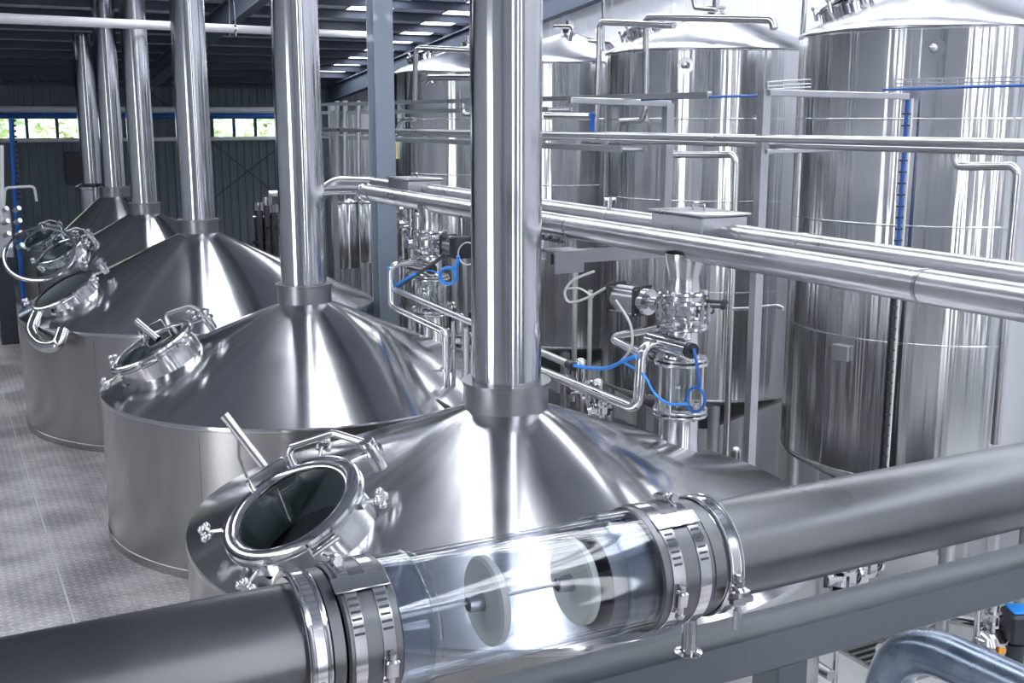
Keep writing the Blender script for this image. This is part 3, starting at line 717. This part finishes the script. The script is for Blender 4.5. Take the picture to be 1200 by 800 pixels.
rack('long steel rack whose top rail runs back past the blue-grey column', [(7.05, 21.0, .30, .055), (7.05, 13.4, .27, .05)], [(E(7.0, 9.2, .235), E(7.0, 22.5, .28), .06), (E(6.9, 21.05, -.30), E(7.5, 21.05, -.30), .05), (E(6.9, 13.45, -.30), E(7.5, 13.45, -.30), .05)])
def ladder(x, ya, yb, z, w_, label):
    o = root('cable_ladder', label, 'cable ladder', E(x, (ya+yb)/2, z), 'cable ladders')
    for s_ in (-1, 1):
        mb = MB(); mb.box(E(x+s_*w_/2, (ya+yb)/2, z), (.02, yb-ya, .06)); mb.build('side_rail', 'frame', o, smooth=False)
    first = None; k = 0; yy = ya+.15
    while yy < yb:
        if first is None:
            mb = MB(); mb.box(E(x, yy, z), (w_, .16, .015)); first = mb.build('rung', 'whitepipe', o, smooth=False); y0 = yy
        else:
            c = first.copy(); C.objects.link(c); c.parent = o; c.location = V((0, yy-y0, 0))
        yy += .34
    return o
ladder(7.25, 12.6, 22.6, .12, .34, 'upper cable ladder with pale rungs passing behind the blue-grey column')
ladder(7.25, 10.9, 22.6, -.34, .34, 'lower cable ladder with pale rungs below the long tube')
solo_tube('rack_tube', [E(7.0, 4.9, -.175), E(7.0, 22.8, -.2)], .04, 'pipe', 'long thin steel tube running level across all the tanks, upper of two', 'pipe', 0, group='long level tubes')
solo_tube('rack_tube', [E(7.15, 4.9, -.235), E(7.15, 22.8, -.25)], .032, 'pipe', 'long thin steel tube running level across all the tanks, lower of two', 'pipe', 0, group='long level tubes')
# blue cables on wire brackets
for pts, lab, X in (([(1035, 105), (1080, 104), (1130, 102), (1205, 100)], 'thin blue cable running level in front of the nearest tank', 8.5), ([(752, 117), (790, 115), (850, 113), (892, 112)], 'thin blue cable running level in front of the second tank', 7.0)):
    solo_tube('blue_cable', [P(a, b, X=X) for a, b in pts], .013, 'blue', lab, 'cable', 0, 8, 'blue cables')
for x0, x1, lab, yy, wx in ((1050, 1205, 'thin wire basket tray above the blue cable, at the nearest tank', 92, 8.55), (900, 950, 'small curved wire tray at the end of the upper rack arm', 95, 7.05)):
    mb = MB()
    for dy in (0, 5, 9): mb.tube([P(x0, yy+dy+1, X=wx), P(x1, yy+dy-2, X=wx)], .007, 6)
    for k in range(int((x1-x0)/18)+1): mb.tube([P(x0+k*18, yy+1, X=wx), P(x0+k*18, yy+10, X=wx)], .006, 6)
    tag(mb.build('wire_tray', 'frame'), lab, 'wire tray', 'wire trays')
bc = root('cable_drop', 'dark blue cable drop with clips hanging down before the nearest tank', 'cable', E(8.82, 8.35, -3.8))
mb = MB(); mb.tube([E(8.80, 8.35, .2), E(8.80, 8.35, -3.9)], .020, 8); mb.build('cable', 'blue', bc)
mb = MB(); mb.tube([E(8.845, 8.33, .2), E(8.845, 8.33, -3.9)], .014, 8); mb.build('guide_rod', 'whitepipe', bc)
mb = MB()
for k in range(34): mb.box(E(8.80, 8.35, .05-k*.115), (.075, .05, .014))
mb.build('clip_row', 'black', bc, smooth=False)['kind'] = 'stuff'
mb = MB(); mb.tube([E(8.80, 8.36, -1.55), E(8.80, 8.36, -3.9)], .031, 8); mb.build('black_sleeve', 'black', bc)
# thin product pipes
def thin(pix, X, r, label, bend=.09, mat='fit'):
    return solo_tube('product_pipe', [P(a, b, X=X) for a, b in pix], r, mat, label, 'pipe', bend, 10, 'thin product pipes before the tanks')
thin([(697, 165), (700, 118), (703, 30), (706, 26), (790, 30)], 8.5, .042, 'thin pipe looping over the left shoulder of the second tank')
thin([(757, 142), (757, 20), (905, 23), (907, 34)], 8.55, .045, 'thin pipe rising past the second tank manway and bending right over the dome')
thin([(724, 158), (726, 142), (752, 141), (757, 128), (757, 60)], 8.5, .04, 'thin pipe with a double bend at the left of the second tank')
thin([(707, -10), (707, 60)], 8.9, .022, 'very thin upright pipe left of the second tank top')
thin([(786, 120), (786, 178), (792, 181), (858, 181), (863, 188), (858, 340), (850, 548), (847, 610)], 8.0, .04, 'thin pipe stepping right and dropping in front of the second tank')
thin([(1118, 165), (1119, 188), (1124, 195), (1186, 194), (1194, 202), (1182, 330), (1166, 520)], 8.6, .04, 'thin pipe stepping right in front of the nearest tank and dropping to the floor')
thin([(812, -4), (814, 10), (840, 12)], 9.5, .03, 'short thin pipe above the second tank dome')
thin([(944, -10), (940, 48)], 9.4, .03, 'upright thin pipe between the domes of the two nearest tanks')
thin([(650, 31), (672, 31), (668, 48)], 9.4, .03, 'short bent pipe above the third tank dome')
thin([(690, 48), (716, 50), (721, 56)], 9.3, .025, 'short bent pipe right of the third tank dome')
thin([(486, 122), (487, 60), (491, 56), (563, 60)], 7.0, .042, 'thin pipe framing the top of the farthest tank')
thin([(496, 98), (503, 91), (566, 91)], 8.3, .055, 'bent pale pipe below the rim of the farthest tank')
thin([(561, 120), (561, 30), (568, 27)], 7.0, .04, 'upright thin pipe just left of the nearest chimney')
thin([(543, 117), (543, 134), (565, 135)], 7.0, .034, 'short bent pipe on the rack left of the nearest chimney')
thin([(465, 158), (468, 144), (476, 140), (486, 140)], 7.1, .035, 'small bent pipe right of the blue-grey column')
thin([(860, 362), (889, 361)], 7.2, .02, 'short level pipe stub left of the lower rack post')
thin([(888, 360), (912, 358), (918, 362)], 7.2, .02, 'short level pipe stub right of the lower rack post')
thin([(640, 136), (694, 137)], 7.1, .045, 'short level pipe at the third tank with a blue end')
for k, (px_, xx, y0, y1, rr) in enumerate(((675, 7.0, 300, 470, .035), (692, 6.8, 340, 800, .03), (533, 7.3, 290, 400, .06), (545, 7.4, 290, 400, .04), (404, 7.05, 118, 226, .05), (395, 7.05, 118, 226, .04), (420, 7.05, 118, 226, .04))):
    solo_tube('drop_pipe', [P(px_, y0, X=xx), P(px_-(.02*(y1-y0) if px_ > 600 else -.01*(y1-y0)), y1, X=xx)], rr, 'frame', ('slim upright pipe right of the nearest chimney, left of its pair', 'slim upright pipe right of the nearest chimney, right of its pair', 'upright pipe behind the black-capped actuator, left one', 'upright pipe behind the black-capped actuator, right one', 'upright pipe of the far rack, middle one', 'upright pipe of the far rack, left one', 'upright pipe of the far rack, right one')[k], 'pipe', 0, 10, 'upright drop pipes')
mb = MB(); mb.box(P(466, 176, X=6.9), (.05, .05, .27)); tag(mb.build('tag_strip', 'yellow', smooth=False), 'pale yellow upright strip beside the blue-grey column', 'strip')
a = P(694, 135, X=7.1); mb = MB(); mb.sphere(a, .045, 10, 6); mb.cyl(a, V((a.x, a.y, EYE-.19)), .03, 12)
tag(mb.build('small_valve', 'blue'), 'small blue-topped valve before the third tank', 'valve')
# ------------------------------------------------------------------ small cylindrical tanks by the column
for k, (px_, py_, wpx, lab) in enumerate(((364, 318, 27, 'small upright cylinder tank, left of the three behind the second chimney'), (407, 313, 32, 'small upright cylinder tank, middle one with a pale highlight'), (432, 306, 30, 'small upright cylinder tank, right one beside the blue-grey column'))):
    yc = 22.0+k*.9; b = P(px_, py_, Y=yc); t = P(px_, 236, Y=yc); r = wpx/2/F*(b-V((0, 0, EYE))).length
    o = root('rinse_tank', lab, 'tank', (b.x, b.y, 0), 'small rinse tanks')
    mb = MB(); mb.lathe([(0, b.z), (r*.97, b.z), (r, b.z+.03), (r, t.z-.04), (r*.9, t.z), (r*.3, t.z+.06), (0, t.z+.06)], (b.x, b.y, 0), n=32); mb.build('shell', 'tank', o)
    for j in range(3):
        a = j*2.1+.3; mb = MB(); mb.cyl((b.x+r*.8*math.cos(a), b.y+r*.8*math.sin(a), 0), (b.x+r*.8*math.cos(a), b.y+r*.8*math.sin(a), b.z+.02), .035, 8); mb.build('leg', 'frame', o)
    mb = MB(); mb.ring((b.x, b.y, t.z-.02), (0, 0, 1), r*.9, r*1.06, .03, 28); bolts(mb, (b.x, b.y, t.z), (0, 0, 1), r*1.02, 8, .02, .09); mb.build('lid_clamp', 'fit', o)
    mb = MB(); mb.cyl((b.x, b.y, t.z), (b.x, b.y, t.z+.22), .05, 10); mb.cyl((b.x-.15, b.y, t.z+.18), (b.x+.15, b.y, t.z+.18), .04, 10); mb.sphere((b.x, b.y, t.z+.26), .07, 10, 6); mb.build('top_valve', 'fit', o)
# ------------------------------------------------------------------ foreground disc-conveyor tube on its beam
GY, GZ = 1.8, -.900
def g(x, dy=0, dz=0): return E(x, GY+dy, GZ+dz)
AX = (1, 0, 0)
for xa, xb, lab in ((-1.6, .62, 'grey steel conveyor tube entering from the lower left'), (1.105, 4.6, 'grey steel conveyor tube leaving to the right edge')):
    mb = MB(); mb.lathe([(.098, xa), (.104, xa), (.104, xb), (.098, xb)], g(0), AX, 64, True)
    tag(mb.build('conveyor_tube', 'conveyor'), lab, 'tube', 'foreground conveyor tubes')
sg = root('sight_tube', 'clear acrylic sight tube between two clamped couplings in the foreground', 'tube', g(.95, 0, -.13))
mb = MB(); mb.lathe([(.1165, .60), (.1165, 1.30), (.1105, 1.30), (.1105, .60)], g(0), AX, 64, True); mb.build('clear_tube', 'tubeglass', sg)
mb = MB(); mb.lathe([(.1105, .725), (.119, .725), (.1215, .729), (.1215, .737), (.1165, .741)], g(0), AX, 64); mb.build('tube_end_ring', 'glass', sg)
cb = MB(); cb.tube([g(-.5, 0, .004), g(.3, 0, .003), g(1.6, 0, .004), g(4, 0, .003)], .0045, 8); tag(cb.build('wire_rope', 'cable'), 'thin wire rope running through the clear sight tube', 'rope')
for xd, lab in ((.883, 'milky white conveyor disc in the middle of the clear tube'), (1.078, 'milky white conveyor disc at the right end of the clear tube')):
    o = root('conveyor_disc', lab, 'disc', g(xd, 0, -.09), 'conveyor discs in the clear tube')
    mb = MB(); mb.lathe([(0, -.011), (.080, -.011), (.086, -.006), (.086, .006), (.080, .011), (0, .011)], g(xd), AX, 48); mb.build('disc', 'whiteplastic', o)
    mb = MB(); mb.lathe([(.012, -.042), (.015, -.04), (.018, -.011), (.018, .011), (.015, .04), (.012, .042)], g(xd), AX, 20, True); mb.build('hub', 'pipe', o)
def coupling(x0, flip, label, K):
    o = root('clamped_coupling', label, 'coupling', g(x0, 0, -.13), 'couplings of the sight tube')
    s = -1 if flip else 1          # s=+1: the clear tube lies towards -x
    def X(a): return x0+s*a*K
    def band(a, b, ri, ro, name, mat, lab=None, bev=.004):
        lo, hi = min(X(a), X(b)), max(X(a), X(b))
        mb = MB(); mb.ring(g(lo), AX, ri, ro, hi-lo, 64, bev); return mb.build(name, mat, o, lab)
    band(0, .085, .118, .124, 'clear_sleeve', 'tubeglass')
    band(.002, .012, .119, .1265, 'sleeve_lip', 'glass')
    band(.075, .20, .105, .127, 'rubber_sleeve', 'conveyor', 'dark grey sleeve')
    band(.20, .235, .104, .121, 'sleeve_tail', 'conveyor')
    for a, b in ((.095, .125), (.160, .188)):
        band(a, b, .127, .1295, 'hose_clamp', 'polish', 'polished worm-drive band', .001)
    # worm housings and slotted thread on the two bands
    for k, (a, ang) in enumerate(((.11, -8), (.174, 100))):
        an = math.radians(ang); d = V((0, -math.cos(an), math.sin(an))); t = V((0, math.sin(an), math.cos(an)))
        p = g(X(a))+d*.136
        mb = MB(); mb.bevbox(p, (.024, .016, .034), .003, (V(AX), d, t)); mb.cyl(p-t*.032, p+t*.03, .0065, 10); mb.cyl(p-t*.04, p-t*.032, .0095, 6); mb.build('worm_screw', 'polish', o)
    mb = MB()
    for k in range(9):
        an = math.radians(22+k*5.5); d = V((0, -math.cos(an), math.sin(an))); t = V((0, math.sin(an), math.cos(an)))
        for a in (.11, .174): mb.box(g(X(a))+d*.1297, (.018, .0016, .0045), (V(AX), d, t))
    mb.build('band_slots', 'rubber', o)['kind'] = 'stuff'
    # earth plate laid along the top of the bands
    an = math.radians(62); d = V((0, -math.cos(an), math.sin(an))); t = V((0, math.sin(an), math.cos(an)))
    mb = MB(); mb.bevbox(g(X(.145))+d*.1315, (.10, .004, .034), .0015, (V(AX), d, t)); mb.build('bridge_plate', 'polish', o)
    # V-band with bolt
    mb = MB(); lo = min(X(.235), X(.235)+s*.037); mb.ring(g(lo), AX, .104, .124, .037, 64, .010); mb.build('clamp_ring', 'polish', o)
    mb = MB(); mb.torus(g(lo+.004), AX, .123, .0045, 64, 8); mb.torus(g(lo+.033), AX, .123, .0045, 64, 8); mb.build('ring_bead', 'polish', o)
    an = math.radians(-18 if not flip else -30); d = V((0, -math.cos(an), math.sin(an))); t = V((0, math.sin(an), math.cos(an)))
    p = g(lo+.018)+d*.137
    mb = MB(); mb.bevbox(p+t*.02, (.03, .03, .008), .002, (V(AX), d, t)); mb.bevbox(p-t*.012, (.03, .03, .008), .002, (V(AX), d, t))
    mb.cyl(p+V((0, 0, .045)), p-V((0, 0, .07)), .0065, 10); mb.cyl(p+V((0, 0, .02)), p+V((0, 0, .034)), .012, 6); mb.cyl(p-V((0, 0, .07)), p-V((0, 0, .03)), .0085, 8)
    mb.box(p+V((.0, -.01, -.004)), (.05, .014, .012))
    mb.build('clamp_bolt', 'fit', o)
    return o
coupling(1.13, False, 'clamped coupling with bolted ring at the right end of the clear sight tube', 1.0)
coupling(.725, True, 'clamped coupling at the left end of the clear sight tube', .80)
# beam, stub leg and column under the tube
BZ = -1.118
bm = root('support_beam', 'grey steel box beam under the conveyor tube in the right foreground', 'beam', E(2.2, 1.85, BZ-.09))
mb = MB(); mb.bevbox(E(2.35, 1.846, BZ-.046), (4.6, .112, .092), .004); mb.build('box_section', 'beam', bm)
mb = MB(); mb.cyl(E(1.362, 1.8, BZ), E(1.362, 1.8, GZ-.10), .0155, 20); mb.lathe([(.03, 0), (.03, .003), (.018, .006)], E(1.362, 1.8, BZ), n=20); mb.build('stub_leg', 'polish', bm)
mb = MB(); mb.bevbox(E(1.66, 1.846, BZ-.092-2.1), (.09, .09, 4.2), .004); mb.box(E(1.66, 1.846, BZ-.092-2.1-2.09-.1), (.2, .2, .02)); mb.build('beam_post', 'beam', bm)
# ------------------------------------------------------------------ bent pipe, grates and pump at lower right
solo_tube('bent_pipe', [V((2.94, 2.70, 2.4)), V((2.94, 2.70, EYE-1.80)), V((2.94, 1.0, EYE-1.72))], .080, 'bend', 'large blue-grey bent pipe in the lower right corner', 'pipe', .30, 72, steps=48)
for (cx_, cy_, lab) in ((9.6, 9.0, 'slotted floor drain grate on the pale floor under the box beam'), (8.6, 7.3, 'slotted floor drain grate seen through the bend of the blue-grey pipe')):
    o = root('drain_grate', lab, 'grate', (cx_, cy_, .04), 'floor drain grates')
    mb = MB(); mb.box((cx_, cy_, .046), (1.0, 1.6, .012)); mb.build('pit', 'slot', o, smooth=False)
    mb = MB()
    for s_ in (-1, 1): mb.box((cx_+s_*.5, cy_, .06), (.04, 1.64, .04)); mb.box((cx_, cy_+s_*.8, .06), (1.0, .04, .04))
    mb.build('grate_frame', 'frame', o, smooth=False)
    first = None
    for k in range(14):
        if first is None: mb = MB(); mb.box((cx_, cy_-.72, .062), (.98, .045, .03)); first = mb.build('grate_bar', 'frame', o, smooth=False)
        else: c = first.copy(); C.objects.link(c); c.parent = o; c.location = V((0, k*.11, 0))
pm = root('pump_unit', 'pump with a dark blue motor housing and orange tag at the lower right edge', 'pump', (0, 0, 0))
pp = P(1182, 722, Z=-5.3); pm.location = (pp.x, pp.y, 0)
rx = V((RGT.x, RGT.y, 0)).normalized(); ry = V((-rx.y, rx.x, 0)); ax = (rx, ry, V((0, 0, 1)))
mb = MB(); mb.bevbox(pp+V((0, 0, -.1))+rx*.1, (.26, .34, .34), .03, ax); mb.cyl(pp+V((0, 0, -.3))+rx*.08, pp+V((0, 0, -.9))+rx*.08, .12, 18); mb.build('motor_housing', 'darkpanel', pm)
mb = MB(); mb.bevbox(pp+V((0, 0, .085))+rx*.1, (.20, .26, .03), .01, ax); mb.build('blue_cover', 'brightblue', pm, 'bright blue cover plate')
mb = MB(); q = pp-rx*.17+V((0, 0, -.32)); mb.lathe([(0, -.07), (.17, -.07), (.19, -.03), (.19, .03), (.15, .07), (0, .09)], q, -ry*.9+V((0, 0, .4)), 28); mb.build('pump_volute', 'polish', pm)
mb = MB(); mb.cyl(q+V((0, 0, .15)), q+V((0, 0, .5)), .055, 14); mb.ring(q+V((0, 0, .34)), (0, 0, 1), .05, .09, .03, 20); mb.ring(q+V((0, 0, .22)), (0, 0, 1), .05, .1, .03, 20); mb.tube([q-rx*.16+V((0, 0, .1)), q-rx*.17+V((0, 0, .45)), q+V((0, 0, .52))], .035, 10, .1); mb.build('suction_pipe', 'polish', pm)
mb = MB(); mb.box(q-ry*.13+rx*.07+V((0, 0, -.02)), (.07, .01, .07), ax); mb.build('orange_tag', 'orange', pm, 'orange warning tag')
mb = MB()
for s_ in (-1, 1): mb.cyl(pp+rx*.16*s_+V((0, 0, -.6)), V(((pp+rx*.2*s_).x, (pp+rx*.2*s_).y, 0)), .03, 10)
mb.build('stand', 'frame', pm)
solo_tube('floor_pipe', [P(1070, 752, Z=-5.9), P(1085, 728, Z=-5.5), P(1105, 722, Z=-5.5), P(1150, 730, Z=-5.6)], .07, 'polish', 'polished floor pipe behind the top of the blue-grey bend', 'pipe', .12, 14)
solo_tube('floor_pipe', [P(1130, 806, Z=-6.0), P(1146, 790, Z=-5.9), P(1148, 778, Z=-5.8), P(1128, 768, Z=-5.8)], .07, 'polish', 'polished floor pipe seen inside the blue-grey bend', 'pipe', .12, 14)
mb = MB(); a = P(1045, 752, Z=-5.75); mb.cyl(a-V((.25, .1, 0)), a+V((.25, .1, .0)), .08, 16); mb.tube([a, a-V((0, 0, .4))], .03, 8); mb.tube([a+V((.1, 0, .05)), a+V((.3, .4, .5))], .025, 8)
tag(mb.build('floor_valve', 'polish'), 'small polished valve standing on the grate under the box beam', 'valve')
# ------------------------------------------------------------------ pipework low between vats and tanks
for k, (pts, r, lab, mt) in enumerate((
        ([(7.0, 7.5, 1.4), (7.0, 22, 1.4)], .05, 'low dark pipe along the floor behind the vats', 'conveyor'),
        ([(7.4, 7.5, .9), (7.4, 22, .9)], .06, 'low steel pipe along the floor behind the vats', 'frame'),
        ([(8.0, 8.0, 1.9), (8.0, 19, 1.9)], .045, 'thin steel pipe below the tank bottoms', 'frame'))):
    solo_tube('low_pipe', [V(p) for p in pts], r, mt, lab, 'pipe', 0, 10, 'low pipes behind the vats')
def small_valve(p, s, label, blue=False):
    o = root('pump_valve', label, 'valve', (p.x, p.y, p.z), 'small valves behind the vats')
    mb = MB(); mb.cyl(p-V((0, 0, s)), p+V((0, 0, s*.6)), s*.28, 14); mb.ring(p-V((0, 0, s*.3)), (0, 0, 1), s*.2, s*.5, s*.12, 18); mb.ring(p+V((0, 0, s*.2)), (0, 0, 1), s*.2, s*.5, s*.12, 18); mb.cyl(p+V((-s*.7, 0, 0)), p+V((s*.7, 0, 0)), s*.25, 14); mb.torus(p+V((s*.6, 0, 0)), (1, 0, 0), s*.35, s*.08, 18, 6); mb.build('body', 'polish', o)
    mb = MB(); mb.cyl(p+V((0, 0, s*.6)), p+V((0, 0, s*1.3)), s*.33, 14); mb.sphere(p+V((0, 0, s*1.3)), s*.33, 12, 6); mb.build('head', 'blue' if blue else 'fit', o)
    mb = MB(); mb.box(p+V((s*.2, -s*.3, s*.1)), (s*.3, s*.1, s*.7)); mb.tube([p+V((-s*.5, 0, s*.3)), p+V((-s*.9, 0, s*.9)), V((p.x-s*.9, p.y, 0))], s*.09, 8, s*.2); mb.build('side_tube', 'fit', o)
    return o
for k, (px_, py_, X, s, lab, bl) in enumerate(((480, 262, 6.9, .28, 'cluster valve beside the blue-grey column, above the far actuator', 0), (492, 285, 6.6, .30, 'cluster valve left of the black-capped actuator', 0), (478, 245, 7.2, .24, 'cluster valve tight under the overhead pipes by the column', 0), (485, 315, 6.6, .26, 'cluster valve above the far conduit', 0), (505, 340, 6.4, .25, 'cluster valve above the middle of the conduit', 0), (500, 372, 5.9, .22, 'valve low behind the second vat, left one', 0), (520, 362, 6.4, .24, 'valve low behind the second vat, middle one', 0), (540, 398, 6.1, .22, 'valve low behind the second vat, right one', 0), (680, 455, 6.4, .22, 'valve low right of the nearest chimney, left one', 0), (700, 480, 6.4, .22, 'valve low right of the nearest chimney, right one', 0), (862, 552, 7.0, .16, 'small pale valve at the floor left of the rack post', 0), (985, 675, 7.6, .3, 'valve under the conveyor tube beside the nearest vat', 0), (1010, 660, 7.9, .3, 'valve under the conveyor tube, right one', 0))):
    small_valve(P(px_, py_, X=X), s, lab, bl)
# ------------------------------------------------------------------ far left equipment and overhead lines
solo_tube('roof_pipe', [E(-.6, 17, 1.34), E(9.2, 24.0, 1.80)], .075, 'whitepipe', 'white pipe slung on wires across under the roof', 'pipe', 0, 14)
for px_, lab in ((20, 'thin hanger wire holding the white roof pipe at the far left'), (265, 'thin hanger wire holding the white roof pipe near the third chimney')):
    t = (P(px_, 20, Y=18) - E(0, 0, 0)); 
    f_ = {20: .155, 265: .60}[px_]
    p = E(-.6, 17, 1.34).lerp(E(9.2, 24.0, 1.80), f_)
    mb = MB()
    for s_ in (-1, 1): mb.cyl(p+V((s_*.06, 0, -.12)), V((p.x+s_*.02, p.y, roofz(p.y)-.03)), .012, 6)
    mb.ring(p-V((.03, 0, 0)), (1, .7, 0), .076, .095, .06, 14); tag(mb.build('pipe_hanger', 'fit'), lab, 'hanger', 'pipe hangers')
solo_tube('wall_pipe', [E(-3, 35.8, .27), E(11.5, 35.8, .27)], .10, 'whitepipe', 'white pipe along the far wall above the strip window', 'pipe', 0, 12)
solo_tube('wall_pipe', [E(-3, 35.6, .09), E(11.5, 35.6, .09)], .085, 'blue', 'blue pipe along the far wall just over the strip window', 'pipe', 0, 12)
solo_tube('wall_pipe', [E(-3, 35.6, -.60), E(10.6, 35.6, -.60)], .06, 'whitepipe', 'thin white pipe crossing the lower edge of the strip window', 'pipe', 0, 12)
bl = root('cable_drop', 'blue cable with black clips dropping at the far left before the wall', 'cable', P(15, 240, Y=27))
a, b = P(13, 138, Y=27), P(18, 236, Y=27)
mb = MB(); mb.tube([a, b, V((b.x, b.y, PLAT))], .055, 8); mb.build('cable', 'blue', bl)
mb = MB()
for k in range(16): mb.box(a.lerp(b, (k+.5)/16)+V((.06, -.05, 0)), (.06, .08, .05))
mb.build('clip_row', 'black', bl, smooth=False)['kind'] = 'stuff'
solo_tube('guard_rail', [P(4, 250, Y=26), P(6, 220, Y=26), P(40, 218, Y=26), P(43, 236, Y=26)], .028, 'whitepipe', 'short pale guard rail at the far left near the blue cable', 'rail', .1, 8)
solo_tube('guard_rail', [P(1, 170, Y=24), P(2, 260, Y=24)], .05, 'whitepipe', 'pale upright post at the far left frame edge', 'rail', 0, 8)
cb_ = root('switch_cabinet', 'grey steel cabinet with shiny fittings at the far left edge', 'cabinet', (P(8, 300, Y=24).x, 24, PLAT))
a, b = P(-14, 246, Y=24), P(17, 302, Y=24)
mb = MB(); mb.bevbox(((a.x+b.x)/2, 24.3, (a.z+b.z)/2), (b.x-a.x, .6, a.z-b.z), .02); mb.build('cabinet_body', 'frame', cb_)
for i in range(2):
    for j in range(4):
        mb = MB(); mb.cyl((a.x+.25+i*.22, 24.02, b.z+.2+j*.24), (a.x+.33+i*.22, 23.9, b.z+.26+j*.24), .05, 8); mb.build('fitting', 'pipe', cb_)
mb = MB(); mb.box(((a.x+b.x)/2, 24.3, (PLAT+b.z)/2), ((b.x-a.x)*.8, .5, max(.05, b.z-PLAT))); mb.build('plinth', 'darkpanel', cb_, smooth=False)
# dark pump group beyond the third vat, right of the brace
for k, (px_, h) in enumerate(((303, 44), (312, 50), (320, 42))):
    b = P(px_, 285, Y=30); t = P(px_, 285-h, Y=30)
    o = root('dark_pump', ('dark upright pump by the far wall, left of three', 'dark upright pump by the far wall, middle of three', 'dark upright pump by the far wall, right of three')[k], 'pump', (b.x, b.y, 0), 'dark pumps by the far wall')
    mb = MB(); mb.cyl((b.x, b.y, 0), t, .11, 12); mb.ring(b, (0, 0, 1), .1, .16, .06, 14); mb.build('body', 'conveyor', o)
    mb = MB(); mb.cyl(t-V((0, 0, .12)), t+V((0, 0, .1)), .16, 14); mb.cyl(t-V((.18, 0, .3)), t+V((.18, 0, -.3)), .06, 10); mb.build('head', 'polish', o)
# hedge outside the far window
random.seed(11)
for x, lab in ((2.0, 'sunlit yellow-green tree outside the left strip window, left one'), (4.4, 'sunlit yellow-green tree outside the left strip window, right one'), (9.3, 'sunlit yellow-green tree outside the right strip window, left one'), (11.7, 'sunlit yellow-green tree outside the right strip window, right one')):
    mb = MB(); st = MB(); st.cyl((x, 43, 0), (x, 43, 6), .15, 8)
    for j in range(900):
        p = V((x+random.uniform(-1.05, 1.05), 43+random.gauss(0, .5), random.uniform(2.5, 8.5))); s_ = random.uniform(.14, .3)
        d = V((random.gauss(0, 1), random.gauss(0, 1), random.gauss(0, 1))).normalized(); a, b, _ = frame(d)
        mb.add([p-a*s_, p-b*s_*.5, p+a*s_, p+b*s_*.5], [(0, 1, 2, 3)])
    o = root('hedge_tree', lab, 'tree', (x, 43, 0), 'trees outside the far window')
    f_ = mb.build('foliage', 'leaf', o, smooth=False); f_['kind'] = 'stuff'; st.build('trunk', 'bark', o)
mb = MB(); mb.box((2, 45, -.15), (60, 15.8, .1)); struct(mb.build('floor', 'ground', smooth=False))
